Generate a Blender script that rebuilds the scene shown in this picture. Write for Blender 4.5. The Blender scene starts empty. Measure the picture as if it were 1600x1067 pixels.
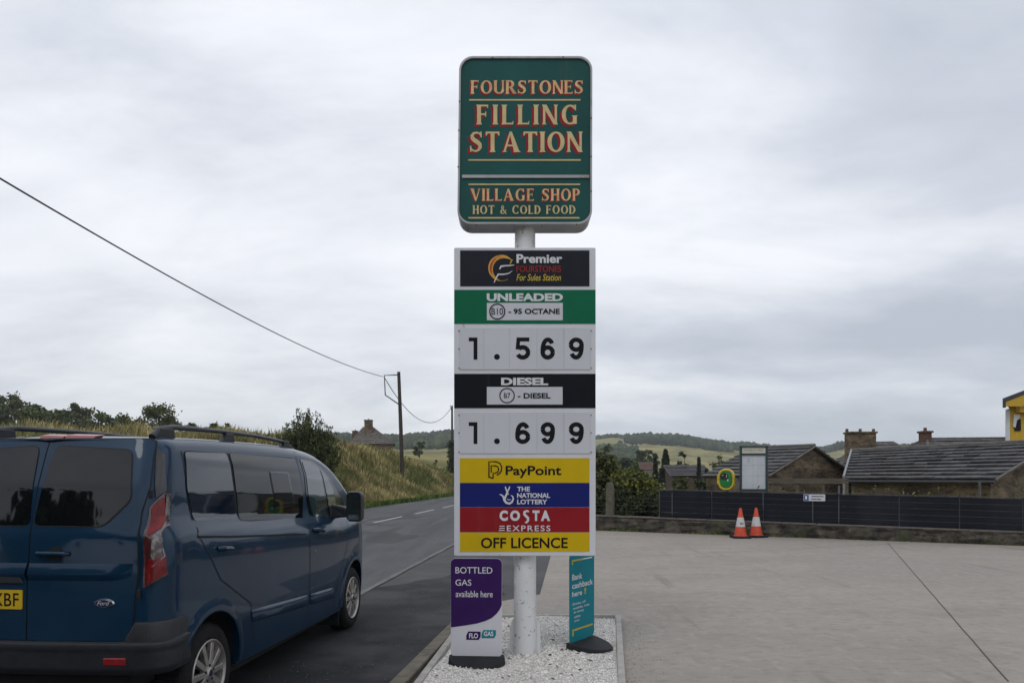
import bpy, bmesh, math, random
import numpy as np
from mathutils import Vector, Matrix
R = math.radians
random.seed(7); RNG = np.random.default_rng(7)
C = bpy.context.scene.collection
SC = bpy.context.scene

# ------------------------------------------------------------------ camera, sky, sun, exposure
F, YH, EYE = 1150.0, 745.0, 1.65            # focal length in pixels of the 1600 px photo, horizon row, eye height
cam = bpy.data.objects.new('camera', bpy.data.cameras.new('camera')); C.objects.link(cam)
cam.location = (0, 0, EYE); cam.rotation_euler = (R(90), 0, 0)
cam.data.sensor_width = 36; cam.data.lens = 36 * F / 1600
cam.data.shift_y = (YH - 533.5) / 1600
cam.data.clip_start = 0.05; cam.data.clip_end = 6000
SC.camera = cam
SC.view_settings.view_transform = 'Standard'
try: SC.view_settings.look = 'None'
except Exception: pass
SC.view_settings.exposure = 0.1; SC.view_settings.gamma = 1; SC.view_settings.use_curve_mapping = False
SC.render.engine = 'CYCLES'
SC.cycles.max_bounces = 8; SC.cycles.volume_bounces = 1; SC.cycles.transparent_max_bounces = 16
try: SC.cycles.use_denoising = True
except Exception: pass

SUN_EL, SUN_AZ = R(52), R(205)              # behind the camera, a little to the left
world = bpy.data.worlds.new('World'); SC.world = world; world.use_nodes = True
def build_world():
    nt = world.node_tree; nd = nt.nodes; lk = nt.links; nd.clear()
    out = nd.new('ShaderNodeOutputWorld'); bg = nd.new('ShaderNodeBackground'); bg.inputs['Strength'].default_value = 0.1
    sky = nd.new('ShaderNodeTexSky'); sky.sky_type = 'NISHITA'; sky.sun_disc = False
    sky.sun_elevation = SUN_EL; sky.sun_rotation = SUN_AZ
    tc = nd.new('ShaderNodeTexCoord'); sep = nd.new('ShaderNodeSeparateXYZ'); lk.new(tc.outputs['Generated'], sep.inputs[0])
    def math_(op, a, b=None, clamp=False):
        m = nd.new('ShaderNodeMath'); m.operation = op; m.use_clamp = clamp
        for i, v in enumerate((a, b)):
            if v is None: continue
            if isinstance(v, (int, float)): m.inputs[i].default_value = v
            else: lk.new(v, m.inputs[i])
        return m.outputs[0]
    z = math_('MAXIMUM', sep.outputs['Z'], 0.0)
    den = math_('ADD', z, 0.26)
    u = math_('DIVIDE', sep.outputs['X'], den); v = math_('DIVIDE', sep.outputs['Y'], den)
    cmb = nd.new('ShaderNodeCombineXYZ'); lk.new(u, cmb.inputs[0]); lk.new(v, cmb.inputs[1]); cmb.inputs[2].default_value = 3.7
    def noise(scale, detail, rough, dist, loc):
        mp = nd.new('ShaderNodeMapping'); lk.new(cmb.outputs[0], mp.inputs[0]); mp.inputs['Location'].default_value = loc
        mp.inputs['Rotation'].default_value = (0, 0, 0.35); mp.inputs['Scale'].default_value = (0.85, 1.25, 1)
        n = nd.new('ShaderNodeTexNoise'); lk.new(mp.outputs[0], n.inputs['Vector'])
        n.inputs['Scale'].default_value = scale; n.inputs['Detail'].default_value = detail
        n.inputs['Roughness'].default_value = rough; n.inputs['Distortion'].default_value = dist
        return n.outputs[0]
    n1 = noise(0.50, 6, 0.50, 0.3, (2.9, 0.6, 0)); n2 = noise(1.7, 8, 0.58, 0.35, (4, 7, 0))
    s = math_('ADD', math_('MULTIPLY', n1, 0.66), math_('MULTIPLY', n2, 0.34))
    ramp = nd.new('ShaderNodeValToRGB'); lk.new(s, ramp.inputs[0])
    e = ramp.color_ramp.elements
    e[0].position = 0.37; e[0].color = (0.45, 0.49, 0.56, 1)
    e[1].position = 0.585; e[1].color = (0.83, 0.845, 0.89, 1)
    m = e.new(0.45); m.color = (0.56, 0.595, 0.66, 1)
    m = e.new(0.51); m.color = (0.70, 0.725, 0.775, 1)
    # clouds lift a little towards the zenith
    lift = math_('ADD', math_('MULTIPLY', z, 0.35), 0.95)
    sc = nd.new('ShaderNodeVectorMath'); sc.operation = 'SCALE'; lk.new(ramp.outputs[0], sc.inputs[0])
    lk.new(math_('MULTIPLY', lift, 10.7), sc.inputs['Scale'])
    mix = nd.new('ShaderNodeMixRGB'); mix.inputs[0].default_value = 0.94
    lk.new(sky.outputs[0], mix.inputs[1]); lk.new(sc.outputs[0], mix.inputs[2])
    lk.new(mix.outputs[0], bg.inputs['Color']); lk.new(bg.outputs[0], out.inputs['Surface'])
build_world()
sun = bpy.data.objects.new('sun', bpy.data.lights.new('sun', 'SUN')); C.objects.link(sun)
sun.data.energy = 0.7; sun.data.angle = R(25); sun.data.color = (1, 0.96, 0.9)
sun.rotation_euler = Vector((math.sin(SUN_AZ) * math.cos(SUN_EL), math.cos(SUN_AZ) * math.cos(SUN_EL), math.sin(SUN_EL))).to_track_quat('Z', 'Y').to_euler()

# ------------------------------------------------------------------ helpers
def at(px, py, Y): return Vector(((px - 800) / F * Y, Y, EYE - (py - YH) / F * Y))
def gp(px, py):
    Y = EYE * F / (py - YH); return Vector(((px - 800) / F * Y, Y, 0))
def smooth(a, b, x):
    t = np.clip((np.asarray(x, float) - a) / (b - a), 0, 1); return t * t * (3 - 2 * t)

MATS = {}
def mat(name, base, rough=0.6, var=0.15, scale=6.0, detail=5, bump=0.0, bscale=None, metal=0.0, coat=0.0, spec=0.5,
        base2=None, island=0.0, stretch=(1, 1, 1), bdist=0.01, lo=0.35, hi=0.65, coords='Object'):
    """Principled with two-tone noise, optional per-island tone and bump."""
    if name in MATS: return MATS[name]
    m = bpy.data.materials.new(name); m.use_nodes = True; MATS[name] = m
    nt = m.node_tree; nd = nt.nodes; lk = nt.links
    b = nd['Principled BSDF']
    b.inputs['Roughness'].default_value = rough; b.inputs['Metallic'].default_value = metal
    b.inputs['Coat Weight'].default_value = coat; b.inputs['Coat Roughness'].default_value = 0.04
    b.inputs['Specular IOR Level'].default_value = spec
    c1 = tuple(max(0, x * (1 - var)) for x in base) + (1,)
    c2 = tuple(min(1, x * (1 + var)) for x in (base2 or base)) + (1,)
    tc = nd.new('ShaderNodeTexCoord'); mp = nd.new('ShaderNodeMapping'); mp.inputs['Scale'].default_value = stretch
    lk.new(tc.outputs[coords], mp.inputs[0])
    n = nd.new('ShaderNodeTexNoise'); lk.new(mp.outputs[0], n.inputs['Vector'])
    n.inputs['Scale'].default_value = scale; n.inputs['Detail'].default_value = detail; n.inputs['Roughness'].default_value = 0.62
    r = nd.new('ShaderNodeValToRGB'); lk.new(n.outputs[0], r.inputs[0])
    r.color_ramp.elements[0].position = lo; r.color_ramp.elements[0].color = c1
    r.color_ramp.elements[1].position = hi; r.color_ramp.elements[1].color = c2
    col = r.outputs[0]
    if island:
        g = nd.new('ShaderNodeNewGeometry'); mr = nd.new('ShaderNodeMapRange')
        lk.new(g.outputs['Random Per Island'], mr.inputs[0]); mr.inputs[3].default_value = 1 - island; mr.inputs[4].default_value = 1 + island
        v = nd.new('ShaderNodeVectorMath'); v.operation = 'SCALE'; lk.new(col, v.inputs[0]); lk.new(mr.outputs[0], v.inputs['Scale'])
        col = v.outputs[0]
    lk.new(col, b.inputs['Base Color'])
    if bump:
        n2 = nd.new('ShaderNodeTexNoise'); lk.new(mp.outputs[0], n2.inputs['Vector'])
        n2.inputs['Scale'].default_value = bscale or scale * 6; n2.inputs['Detail'].default_value = 4
        bp = nd.new('ShaderNodeBump'); bp.inputs['Strength'].default_value = bump; bp.inputs['Distance'].default_value = bdist
        lk.new(n2.outputs[0], bp.inputs['Height']); lk.new(bp.outputs[0], b.inputs['Normal'])
    return m

def layer_noise(m, color, scale, lo, hi, amount=1.0, stretch=(1, 1, 1), detail=6):
    """Blend another tone over a material's base colour where a second noise is high (stains, patches, lichen)."""
    nt = m.node_tree; nd = nt.nodes; lk = nt.links; b = nd['Principled BSDF']
    src = b.inputs['Base Color'].links[0].from_socket
    tc = nd.new('ShaderNodeTexCoord'); mp = nd.new('ShaderNodeMapping'); mp.inputs['Scale'].default_value = stretch
    lk.new(tc.outputs['Object'], mp.inputs[0])
    n = nd.new('ShaderNodeTexNoise'); lk.new(mp.outputs[0], n.inputs['Vector']); n.inputs['Scale'].default_value = scale
    n.inputs['Detail'].default_value = detail; n.inputs['Roughness'].default_value = 0.6
    r = nd.new('ShaderNodeMapRange'); r.inputs[1].default_value = lo; r.inputs[2].default_value = hi; r.inputs[4].default_value = amount
    r.clamp = True; lk.new(n.outputs[0], r.inputs[0])
    x = nd.new('ShaderNodeMixRGB'); lk.new(r.outputs[0], x.inputs[0]); lk.new(src, x.inputs[1]); x.inputs[2].default_value = (*color, 1)
    lk.new(x.outputs[0], b.inputs['Base Color'])
    return m

class MB:
    """Collects shapes, then links them as ONE mesh object."""
    def __init__(s): s.v = []; s.f = []
    def add(s, v, f):
        o = len(s.v); s.v += [tuple(p) for p in v]; s.f += [tuple(i + o for i in q) for q in f]; return s
    def box(s, c, d, rz=0.0):
        x, y, z = (k / 2 for k in d); cs, sn = math.cos(rz), math.sin(rz)
        v = [(c[0] + i * x * cs - j * y * sn, c[1] + i * x * sn + j * y * cs, c[2] + k * z) for i in (-1, 1) for j in (-1, 1) for k in (-1, 1)]
        return s.add(v, [(0, 1, 3, 2), (4, 6, 7, 5), (0, 4, 5, 1), (2, 3, 7, 6), (0, 2, 6, 4), (1, 5, 7, 3)])
    def poly(s, pts): return s.add(pts, [tuple(range(len(pts)))])
    def prism(s, pts, off):
        """pts: planar loop of 3D points, off: extrusion vector."""
        n = len(pts); off = Vector(off); v = [Vector(p) for p in pts] + [Vector(p) + off for p in pts]
        f = [tuple(range(n))[::-1], tuple(range(n, 2 * n))] + [(i, (i + 1) % n, n + (i + 1) % n, n + i) for i in range(n)]
        return s.add(v, f)
    def tube(s, pts, r, n=8, cap=True):
        pts = [Vector(p) for p in pts]; rs = r if isinstance(r, (list, tuple)) else [r] * len(pts)
        o = len(s.v); prev = None
        for i, p in enumerate(pts):
            t = (pts[min(i + 1, len(pts) - 1)] - pts[max(i - 1, 0)]).normalized()
            a = prev if prev is not None else (Vector((0, 0, 1)) if abs(t.z) < 0.9 else Vector((1, 0, 0)))
            x = (a - t * a.dot(t)).normalized(); prev = x; y = t.cross(x)
            for k in range(n):
                an = 2 * math.pi * k / n; s.v.append(tuple(p + (x * math.cos(an) + y * math.sin(an)) * rs[i]))
        for i in range(len(pts) - 1):
            for k in range(n):
                a, b = o + i * n + k, o + i * n + (k + 1) % n; s.f.append((a, b, b + n, a + n))
        if cap:
            s.f.append(tuple(o + k for k in range(n))[::-1]); s.f.append(tuple(o + (len(pts) - 1) * n + k for k in range(n)))
        return s
    def lathe(s, prof, c=(0, 0, 0), axis='Z', n=32, cap=True):
        """prof: (radius, height) list."""
        o = len(s.v)
        for r, h in prof:
            for k in range(n):
                a = 2 * math.pi * k / n; p = (r * math.cos(a), r * math.sin(a), h)
                if axis == 'X': p = (p[2], p[0], p[1])
                s.v.append((c[0] + p[0], c[1] + p[1], c[2] + p[2]))
        for i in range(len(prof) - 1):
            for k in range(n):
                a, b = o + i * n + k, o + i * n + (k + 1) % n; s.f.append((a, b, b + n, a + n))
        if cap:
            s.f.append(tuple(o + k for k in range(n))[::-1]); s.f.append(tuple(o + (len(prof) - 1) * n + k for k in range(n)))
        return s
    def build(s, name, m, parent=None, smooth=False, bevel=0.0, loc=None):
        me = bpy.data.meshes.new(name); me.from_pydata(s.v, [], s.f); me.validate(); me.update()
        return link(name, me, m, parent, smooth, bevel, loc)
def link(name, me, m, parent=None, smooth=False, bevel=0.0, loc=None):
    o = bpy.data.objects.new(name, me); C.objects.link(o); me.materials.append(m)
    if parent: o.parent = parent
    if loc is not None: o.location = loc
    if smooth:
        me.polygons.foreach_set('use_smooth', [True] * len(me.polygons))
        try: me.set_sharp_from_angle(angle=R(38))
        except Exception: pass
    if bevel:
        b = o.modifiers.new('edge', 'BEVEL'); b.width = bevel; b.segments = 2; b.limit_method = 'ANGLE'; b.angle_limit = R(40)
    return o
def npmesh(name, V, Fc, m, parent=None, smooth=False):
    """V: (n,3), Fc: (k,3|4) arrays -> one mesh object, quickly."""
    me = bpy.data.meshes.new(name); V = np.asarray(V, np.float32); Fc = np.asarray(Fc, np.int32); k = Fc.shape[1]
    me.vertices.add(len(V)); me.vertices.foreach_set('co', V.ravel())
    me.loops.add(Fc.size); me.loops.foreach_set('vertex_index', Fc.ravel())
    me.polygons.add(len(Fc)); me.polygons.foreach_set('loop_start', np.arange(0, Fc.size, k, dtype=np.int32))
    me.polygons.foreach_set('loop_total', np.full(len(Fc), k, np.int32))
    me.update(); me.validate()
    return link(name, me, m, parent, smooth)
def thing(name, label, cat, loc=(0, 0, 0), rz=0.0, group=None):
    o = bpy.data.objects.new(name, None); C.objects.link(o); o.empty_display_size = 0.2
    o.location = loc; o.rotation_euler = (0, 0, rz); return tag(o, label, cat, group)
def tag(o, label, cat, group=None):
    o['label'] = label; o['category'] = cat
    if group: o['group'] = group
    return o
def struct(o): o['kind'] = 'structure'; return o
def stuff(o): o['kind'] = 'stuff'; return o

def text_mesh(txt, bold=0.0, spacing=1.0, shear=0.0):
    cu = bpy.data.curves.new('lettering', 'FONT'); cu.body = txt; cu.offset = bold; cu.space_character = spacing; cu.shear = shear
    cu.resolution_u = 4
    ob = bpy.data.objects.new('lettering', cu); C.objects.link(ob)
    dg = bpy.context.evaluated_depsgraph_get(); dg.update()
    me = bpy.data.meshes.new_from_object(ob.evaluated_get(dg))
    v = np.array([p.co[:] for p in me.vertices]); f = [tuple(p.vertices) for p in me.polygons]
    bpy.data.objects.remove(ob); bpy.data.curves.remove(cu); bpy.data.meshes.remove(me)
    return v, f
def lettering(txt, box, y, m, parent, bold=0.0, spacing=1.0, shear=0.0, name='lettering'):
    """Text stretched to fill box = (x0, x1, z0, z1) on the plane at depth y, facing -Y."""
    v, f = text_mesh(txt, bold, spacing, shear)
    lo, hi = v.min(0), v.max(0); x0, x1, z0, z1 = box
    X = x0 + (v[:, 0] - lo[0]) / (hi[0] - lo[0]) * (x1 - x0); Z = z0 + (v[:, 1] - lo[1]) / (hi[1] - lo[1]) * (z1 - z0)
    return MB().add(np.c_[X, np.full(len(X), y), Z], f).build(name, m, parent)

def rrect(x0, x1, z0, z1, r, n=6):
    pts = []
    for cx, cz, a0 in ((x1 - r, z1 - r, 0), (x0 + r, z1 - r, 90), (x0 + r, z0 + r, 180), (x1 - r, z0 + r, 270)):
        for k in range(n + 1):
            a = R(a0 + 90 * k / n); pts.append((cx + r * math.cos(a), cz + r * math.sin(a)))
    return pts

# ------------------------------------------------------------------ flared serif letters of the green sign
def glyph(ch):
    """List of 2D polygons (height 1) and the advance width."""
    P = []
    SW, TH, FL = 0.2, 0.085, 0.055
    def stem(x, z0=0, z1=1, w=SW, fl=FL):
        P.append([(x - fl, z0), (x + w + fl, z0), (x + w, z0 + 0.11), (x + w, z1 - 0.11), (x + w + fl, z1), (x - fl, z1), (x, z1 - 0.11), (x, z0 + 0.11)])
    def arm(x0, x1, z, up):     # thin arm with flared tip
        P.append([(x0, z - TH / 2), (x1 - 0.08, z - TH / 2), (x1, z - TH / 2 - (0.0 if up > 0 else 0.11)), (x1 + 0.015, z + TH / 2 + (0.11 if up >= 0 and up else 0.0)), (x1 - 0.07, z + TH / 2), (x0, z + TH / 2)])
    def ribbon(pts, ws):
        L, Rr = [], []
        for i, (x, z) in enumerate(pts):
            a, b = pts[max(i - 1, 0)], pts[min(i + 1, len(pts) - 1)]; dx, dz = b[0] - a[0], b[1] - a[1]; l = math.hypot(dx, dz)
            nx, nz = -dz / l * ws[i] / 2, dx / l * ws[i] / 2; L.append((x + nx, z + nz)); Rr.append((x - nx, z - nz))
        for i in range(len(pts) - 1): P.append([L[i], Rr[i], Rr[i + 1], L[i + 1]])
    def arc(cx, cz, rx, rz, a0, a1, n=26):
        pts, ws = [], []
        for k in range(n + 1):
            a = R(a0 + (a1 - a0) * k / n); pts.append((cx + rx * math.cos(a), cz + rz * math.sin(a))); ws.append(TH + (SW * 1.05 - TH) * abs(math.cos(a)) ** 1.5)
        ribbon(pts, ws)
    if ch == 'I': stem(0); return P, SW
    if ch in 'FE':
        stem(0); arm(0.15, 0.56, 0.955, -1); arm(0.15, 0.46, 0.52, 0)
        P.append([(0.41, 0.40), (0.47, 0.40), (0.47, 0.66), (0.41, 0.64)])
        if ch == 'E': arm(0.15, 0.58, 0.045, 1)
        return P, 0.58
    if ch == 'L': stem(0); arm(0.15, 0.56, 0.045, 1); return P, 0.56
    if ch == 'T':
        stem(0.25); P.append([(0, 1.0), (0.0, 0.8), (0.05, 0.8), (0.1, 0.91), (0.6, 0.91), (0.65, 0.8), (0.7, 0.8), (0.7, 1.0)]); return P, 0.7
    if ch == 'H': stem(0); stem(0.5); P.append([(0.15, 0.46), (0.55, 0.46), (0.55, 0.55), (0.15, 0.55)]); return P, 0.7
    if ch == 'N':
        stem(0, w=0.12); stem(0.6, w=0.12); P.append([(-0.06, 1), (0.18, 1), (0.73, 0), (0.55, 0)]); return P, 0.72
    if ch in 'AV':
        d = [[(0.33, 1.0), (0.46, 1.0), (0.86, 0.0), (0.58, 0.0)], [(0.35, 1.0), (0.43, 1.0), (0.14, 0.0), (0.02, 0.0)]]
        s = [[(-0.04, 0), (0.22, 0), (0.16, 0.06), (0.04, 0.06)], [(0.52, 0), (0.92, 0), (0.85, 0.06), (0.6, 0.06)]]
        if ch == 'A': P += d + s + [[(0.16, 0.28), (0.62, 0.28), (0.6, 0.36), (0.18, 0.36)]]
        else: P += [[(x, 1 - z) for x, z in q][::-1] for q in [[(0.88 - a, b) for a, b in q][::-1] for q in d + s]]
        return P, 0.88
    if ch == 'O': arc(0.42, 0.5, 0.33, 0.455, 0, 360, 48); return P, 0.84
    if ch in 'CG':
        arc(0.42, 0.5, 0.33, 0.455, 48, 312, 36)
        P.append([(0.6, 0.98), (0.72, 1.0), (0.72, 0.7), (0.66, 0.72), (0.6, 0.86)])
        if ch == 'C': P.append([(0.6, 0.02), (0.74, 0.06), (0.74, 0.24), (0.68, 0.24), (0.6, 0.13)]); return P, 0.76
        P.append([(0.56, 0.03), (0.76, 0.03), (0.76, 0.4), (0.82, 0.46), (0.48, 0.46), (0.56, 0.4)]); return P, 0.82
    if ch == 'D': stem(0); arc(0.22, 0.5, 0.4, 0.455, -90, 90); P.append([(0.1, 0), (0.25, 0), (0.25, 0.085), (0.1, 0.085)]); P.append([(0.1, 0.915), (0.25, 0.915), (0.25, 1), (0.1, 1)]); return P, 0.72
    if ch in 'PR':
        stem(0); arc(0.25, 0.72, 0.26, 0.24, -90, 90); P.append([(0.15, 0.915), (0.27, 0.915), (0.27, 1), (0.15, 1)]); P.append([(0.15, 0.44), (0.27, 0.44), (0.27, 0.52), (0.15, 0.52)])
        if ch == 'R': P.append([(0.24, 0.48), (0.44, 0.5), (0.8, 0.0), (0.52, 0.0)]); return P, 0.72
        return P, 0.62
    if ch == 'U':
        P.append([(-0.05, 1), (0.25, 1), (0.2, 0.9), (0.2, 0.3), (0.0, 0.3), (0, 0.9)]); P.append([(0.54, 1), (0.78, 1), (0.72, 0.9), (0.72, 0.3), (0.6, 0.3), (0.6, 0.9)])
        arc(0.38, 0.32, 0.28, 0.275, 180, 360); return P, 0.74
    if ch == 'S':
        pts = [(0.56, 0.80), (0.50, 0.91), (0.36, 0.955), (0.20, 0.92), (0.115, 0.80), (0.14, 0.67), (0.26, 0.57), (0.40, 0.48), (0.51, 0.38), (0.53, 0.24), (0.46, 0.11), (0.31, 0.045), (0.15, 0.08), (0.06, 0.2)]
        ribbon(pts, [0.05, .08, .09, .12, .17, .2, .21, .21, .2, .18, .13, .09, .08, .05])
        P.append([(0.52, 0.98), (0.6, 1.0), (0.61, 0.7), (0.55, 0.72)]); P.append([(0.02, 0.0), (0.09, 0.02), (0.08, 0.3), (0.01, 0.32)]); return P, 0.64
    if ch == '&':
        ribbon([(0.72, 0.5), (0.6, 0.2), (0.4, 0.05), (0.18, 0.08), (0.08, 0.25), (0.16, 0.42), (0.36, 0.58), (0.44, 0.76), (0.36, 0.93), (0.22, 0.9), (0.18, 0.74), (0.32, 0.5), (0.74, 0.02)],
               [.08, .09, .1, .15, .18, .15, .1, .1, .1, .12, .14, .18, .16]); return P, 0.78
    return P, 0.34
def serif_text(txt, box, y, m, parent, gap=0.17, name='lettering'):
    x = 0; polys = []; wd = 0
    for ch in txt:
        p, w = glyph(ch); wd += ch == ' '
        for q in p: polys.append((wd, [(a + x, b) for a, b in q]))
        x += w + gap
    W = x - gap; x0, x1, z0, z1 = box; words = [MB() for _ in txt.split(' ')]
    for i, (k, q) in enumerate(polys):
        yy = y - 0.0002 * (i % 5)
        area = sum(q[j][0] * q[(j + 1) % len(q)][1] - q[(j + 1) % len(q)][0] * q[j][1] for j in range(len(q)))
        if area < 0: q = q[::-1]
        words[k].poly([(x0 + a / W * (x1 - x0), yy, z0 + b * (z1 - z0)) for a, b in q])
    for mb in words: mb.build(name, m, parent)


# ------------------------------------------------------------------ terrain, roads, forecourt
def xfar(Y): return -7.73 + 0.104 * (np.asarray(Y, float) - 38.2)      # far edge of the road
def xmid(Y): return -5.19 + 0.100 * (np.asarray(Y, float) - 24.6)      # centre line
def xnear(Y): return -2.124 + 0.0935 * (np.asarray(Y, float) - 10.48)  # near edge of the road
def xpave(Y): return 0.30 + 0.083 * (np.asarray(Y, float) - 9.2)       # edge of the concrete forecourt
WA, WB = gp(925, 829), gp(1600, 853.5)
WD = (WB - WA).normalized(); WN = Vector((-WD.y, WD.x, 0))
if WN.y < 0: WN = -WN
def beyond_wall(X, Y): return (X - WA.x) * WN.x + (Y - WA.y) * WN.y
def terrain(X, Y):
    X = np.asarray(X, float); Y = np.asarray(Y, float)
    d = xfar(Y) - X
    hc = np.interp(Y, [-40, 10, 18, 23, 28, 36, 45, 62, 76, 92], [.8, 1.1, 1.5, 2.1, 2.7, 3.2, 3.6, 3.6, 2.9, 1.65])
    bank = hc * smooth(0.4, 7.5, d) + 0.05 * np.clip(d - 7, 0, 200) * smooth(7, 30, d) + 0.026 * np.clip(Y - 45, 0, 215) * smooth(3, 25, d)
    bump = (0.16 * np.sin(X * 1.3 + Y * 0.7) + 0.12 * np.sin(X * 0.6 - Y * 1.1 + 1.3)) * smooth(1.0, 6, d) * (Y < 160)
    dw = beyond_wall(X, Y)
    right = -0.9 * smooth(0.4, 3.5, dw) - 2.6 * smooth(25, 140, dw)
    right = right * smooth(0, 4, X - xpave(Y))
    a = np.clip(X / np.maximum(Y, 1.0), -1.2, 1.2)
    hill = np.interp(Y, [0, 260, 420, 600, 800, 1000, 1150, 1700], [0, 0, 3, 14, 36, 57, 61, 46])
    fac = np.interp(a, [-1.2, -.5, -.25, -.17, -.08, .11, .2, .26, .35, .375, .42, .445, .5, .8, 1.2], [1, .95, .9, .78, .97, .985, 1.02, .88, .72, .64, .66, .78, .74, .6, .6])
    fac = fac * (1 + 0.02 * np.sin(a * 60) + 0.012 * np.sin(a * 140 + 1))
    return -0.05 + bank + bump + right + hill * fac * np.where(d > 0, 0.75, 1.0)
def tz(x, y): return float(terrain(x, y))

M_field = mat('field_grass', (0.13, 0.125, 0.045), 0.95, 0.30, 0.05, 8, base2=(0.25, 0.21, 0.085), spec=0.1, bump=0.5, bscale=3.0, bdist=0.2)
layer_noise(M_field, (0.06, 0.085, 0.022), 0.012, 0.48, 0.62, 0.75)
layer_noise(M_field, (0.26, 0.225, 0.10), 0.006, 0.55, 0.62, 0.7)
xs = np.unique(np.concatenate([np.linspace(-1700, -200, 34), np.linspace(-200, -50, 46), np.linspace(-50, 30, 170), np.linspace(30, 200, 70), np.linspace(200, 1700, 60)]))
ys = np.unique(np.concatenate([np.linspace(-120, -20, 12), np.linspace(-20, 110, 190), np.linspace(110, 300, 60), np.linspace(300, 1250, 80), np.linspace(1250, 2200, 10)]))
GX, GY = np.meshgrid(xs, ys); GZ = terrain(GX, GY)
nx, ny = len(xs), len(ys); I = np.arange(nx * ny).reshape(ny, nx)
struct(npmesh('ground', np.c_[GX.ravel(), GY.ravel(), GZ.ravel()], np.c_[I[:-1, :-1].ravel(), I[:-1, 1:].ravel(), I[1:, 1:].ravel(), I[1:, :-1].ravel()], M_field, smooth=True))

def strip(name, fl, fr, y0, y1, z, m, n=80, wob=0.0):
    Y = np.linspace(y0, y1, n); w = (np.sin(Y * 3.1) + np.sin(Y * 7.7 + 1)) * wob
    V = np.concatenate([np.c_[fl(Y) + w, Y, np.full(n, z)], np.c_[fr(Y) - w, Y, np.full(n, z)]])
    f = np.array([(i, n + i, n + i + 1, i + 1) for i in range(n - 1)])
    return npmesh(name, V, f, m)
M_road = mat('road_asphalt', (0.072, 0.073, 0.076), 0.85, 0.16, 1.3, 8, bump=0.35, bscale=110, bdist=0.006, spec=0.3, stretch=(1, 0.35, 1))
layer_noise(M_road, (0.11, 0.11, 0.112), 60, 0.55, 0.7, 0.6, detail=2)
layer_noise(M_road, (0.045, 0.046, 0.048), 0.55, 0.5, 0.6, 0.6, stretch=(1.6, 0.12, 1))
layer_noise(M_road, (0.10, 0.10, 0.10), 1.3, 0.52, 0.62, 0.6, stretch=(1.2, 0.06, 1))
layer_noise(M_road, (0.035, 0.035, 0.037), 0.35, 0.58, 0.60, 0.6, stretch=(1, 0.35, 1), detail=2)
M_lay = mat('layby_asphalt', (0.026, 0.027, 0.029), 0.8, 0.25, 2.0, 8, bump=0.5, bscale=85, bdist=0.008, spec=0.35)
layer_noise(M_lay, (0.085, 0.083, 0.08), 75, 0.62, 0.72, 0.7, detail=2)
layer_noise(M_lay, (0.058, 0.058, 0.06), 0.8, 0.47, 0.6, 0.8)
M_path = mat('footway_asphalt', (0.068, 0.068, 0.070), 0.88, 0.18, 1.1, 8, bump=0.35, bscale=90, bdist=0.006, spec=0.3)
layer_noise(M_path, (0.05, 0.05, 0.052), 0.7, 0.48, 0.6, 0.6)
layer_noise(M_path, (0.14, 0.138, 0.13), 55, 0.6, 0.72, 0.5, detail=2)
M_conc = mat('forecourt_concrete', (0.285, 0.252, 0.218), 0.85, 0.08, 0.8, 9, bump=0.5, bscale=45, bdist=0.005, spec=0.3)
layer_noise(M_conc, (0.335, 0.302, 0.266), 0.35, 0.45, 0.62, 0.6, stretch=(0.6, 1.5, 1))
layer_noise(M_conc, (0.20, 0.18, 0.16), 1.6, 0.56, 0.72, 0.55, stretch=(0.5, 1.6, 1))
layer_noise(M_conc, (0.15, 0.138, 0.125), 42, 0.58, 0.72, 0.5, detail=3)
layer_noise(M_conc, (0.262, 0.240, 0.214), 0.18, 0.5, 0.56, 0.7)
layer_noise(M_conc, (0.13, 0.12, 0.11), 0.9, 0.66, 0.74, 0.45)
layer_noise(M_conc, (0.40, 0.37, 0.33), 55, 0.60, 0.72, 0.55, detail=3)
layer_noise(M_conc, (0.17, 0.152, 0.135), 9, 0.50, 0.68, 0.45, stretch=(0.7, 1.3, 1), detail=8)
layer_noise(M_conc, (0.36, 0.33, 0.295), 5.5, 0.54, 0.70, 0.5, stretch=(1.2, 0.7, 1), detail=8)
layer_noise(M_conc, (0.075, 0.068, 0.062), 2.1, 0.70, 0.76, 0.5, detail=4)
layer_noise(M_conc, (0.12, 0.11, 0.10), 1.1, 0.60, 0.70, 0.4, stretch=(3.2, 0.25, 1), detail=7)
struct(strip('road', lambda Y: xfar(Y), lambda Y: xpave(Y) + 0.4, -30, 240, 0.0, M_road, 200))
struct(strip('footway', lambda Y: xnear(Y) + 0.06, lambda Y: xpave(Y) + 0.3, -25, 60, 0.005, M_path, 120, 0.004))
struct(strip('lay_by', lambda Y: np.minimum(xnear(Y) - 1.9 + 0.25 * np.sin(Y) + 2.9 * smooth(7.2, 12.6, Y) + .05 * np.sin(Y * 9), -0.99 + 0.12 * (Y - 5.7)), lambda Y: -0.97 + 0.12 * (Y - 5.7), -25, 12.4, 0.010, M_lay, 240, 0.012))
# the forecourt slab reaches from its edge to the wall
pts = []
for Y in np.linspace(-25, WA.y - 0.3, 60): pts.append((float(xpave(Y)) if Y > 9.6 else float(-0.80 + 0.115 * (Y - 5.79)), Y))
E1 = WA + WN * 0.15; E2 = WA + WD * 40 + WN * 0.15
outl = [(p[0], p[1], 0.014) for p in pts] + [(E1.x, E1.y, 0.014), (E2.x, E2.y, 0.014), (45, -25, 0.014)]
struct(MB().poly(outl[::-1]).build('forecourt', M_conc))
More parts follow.
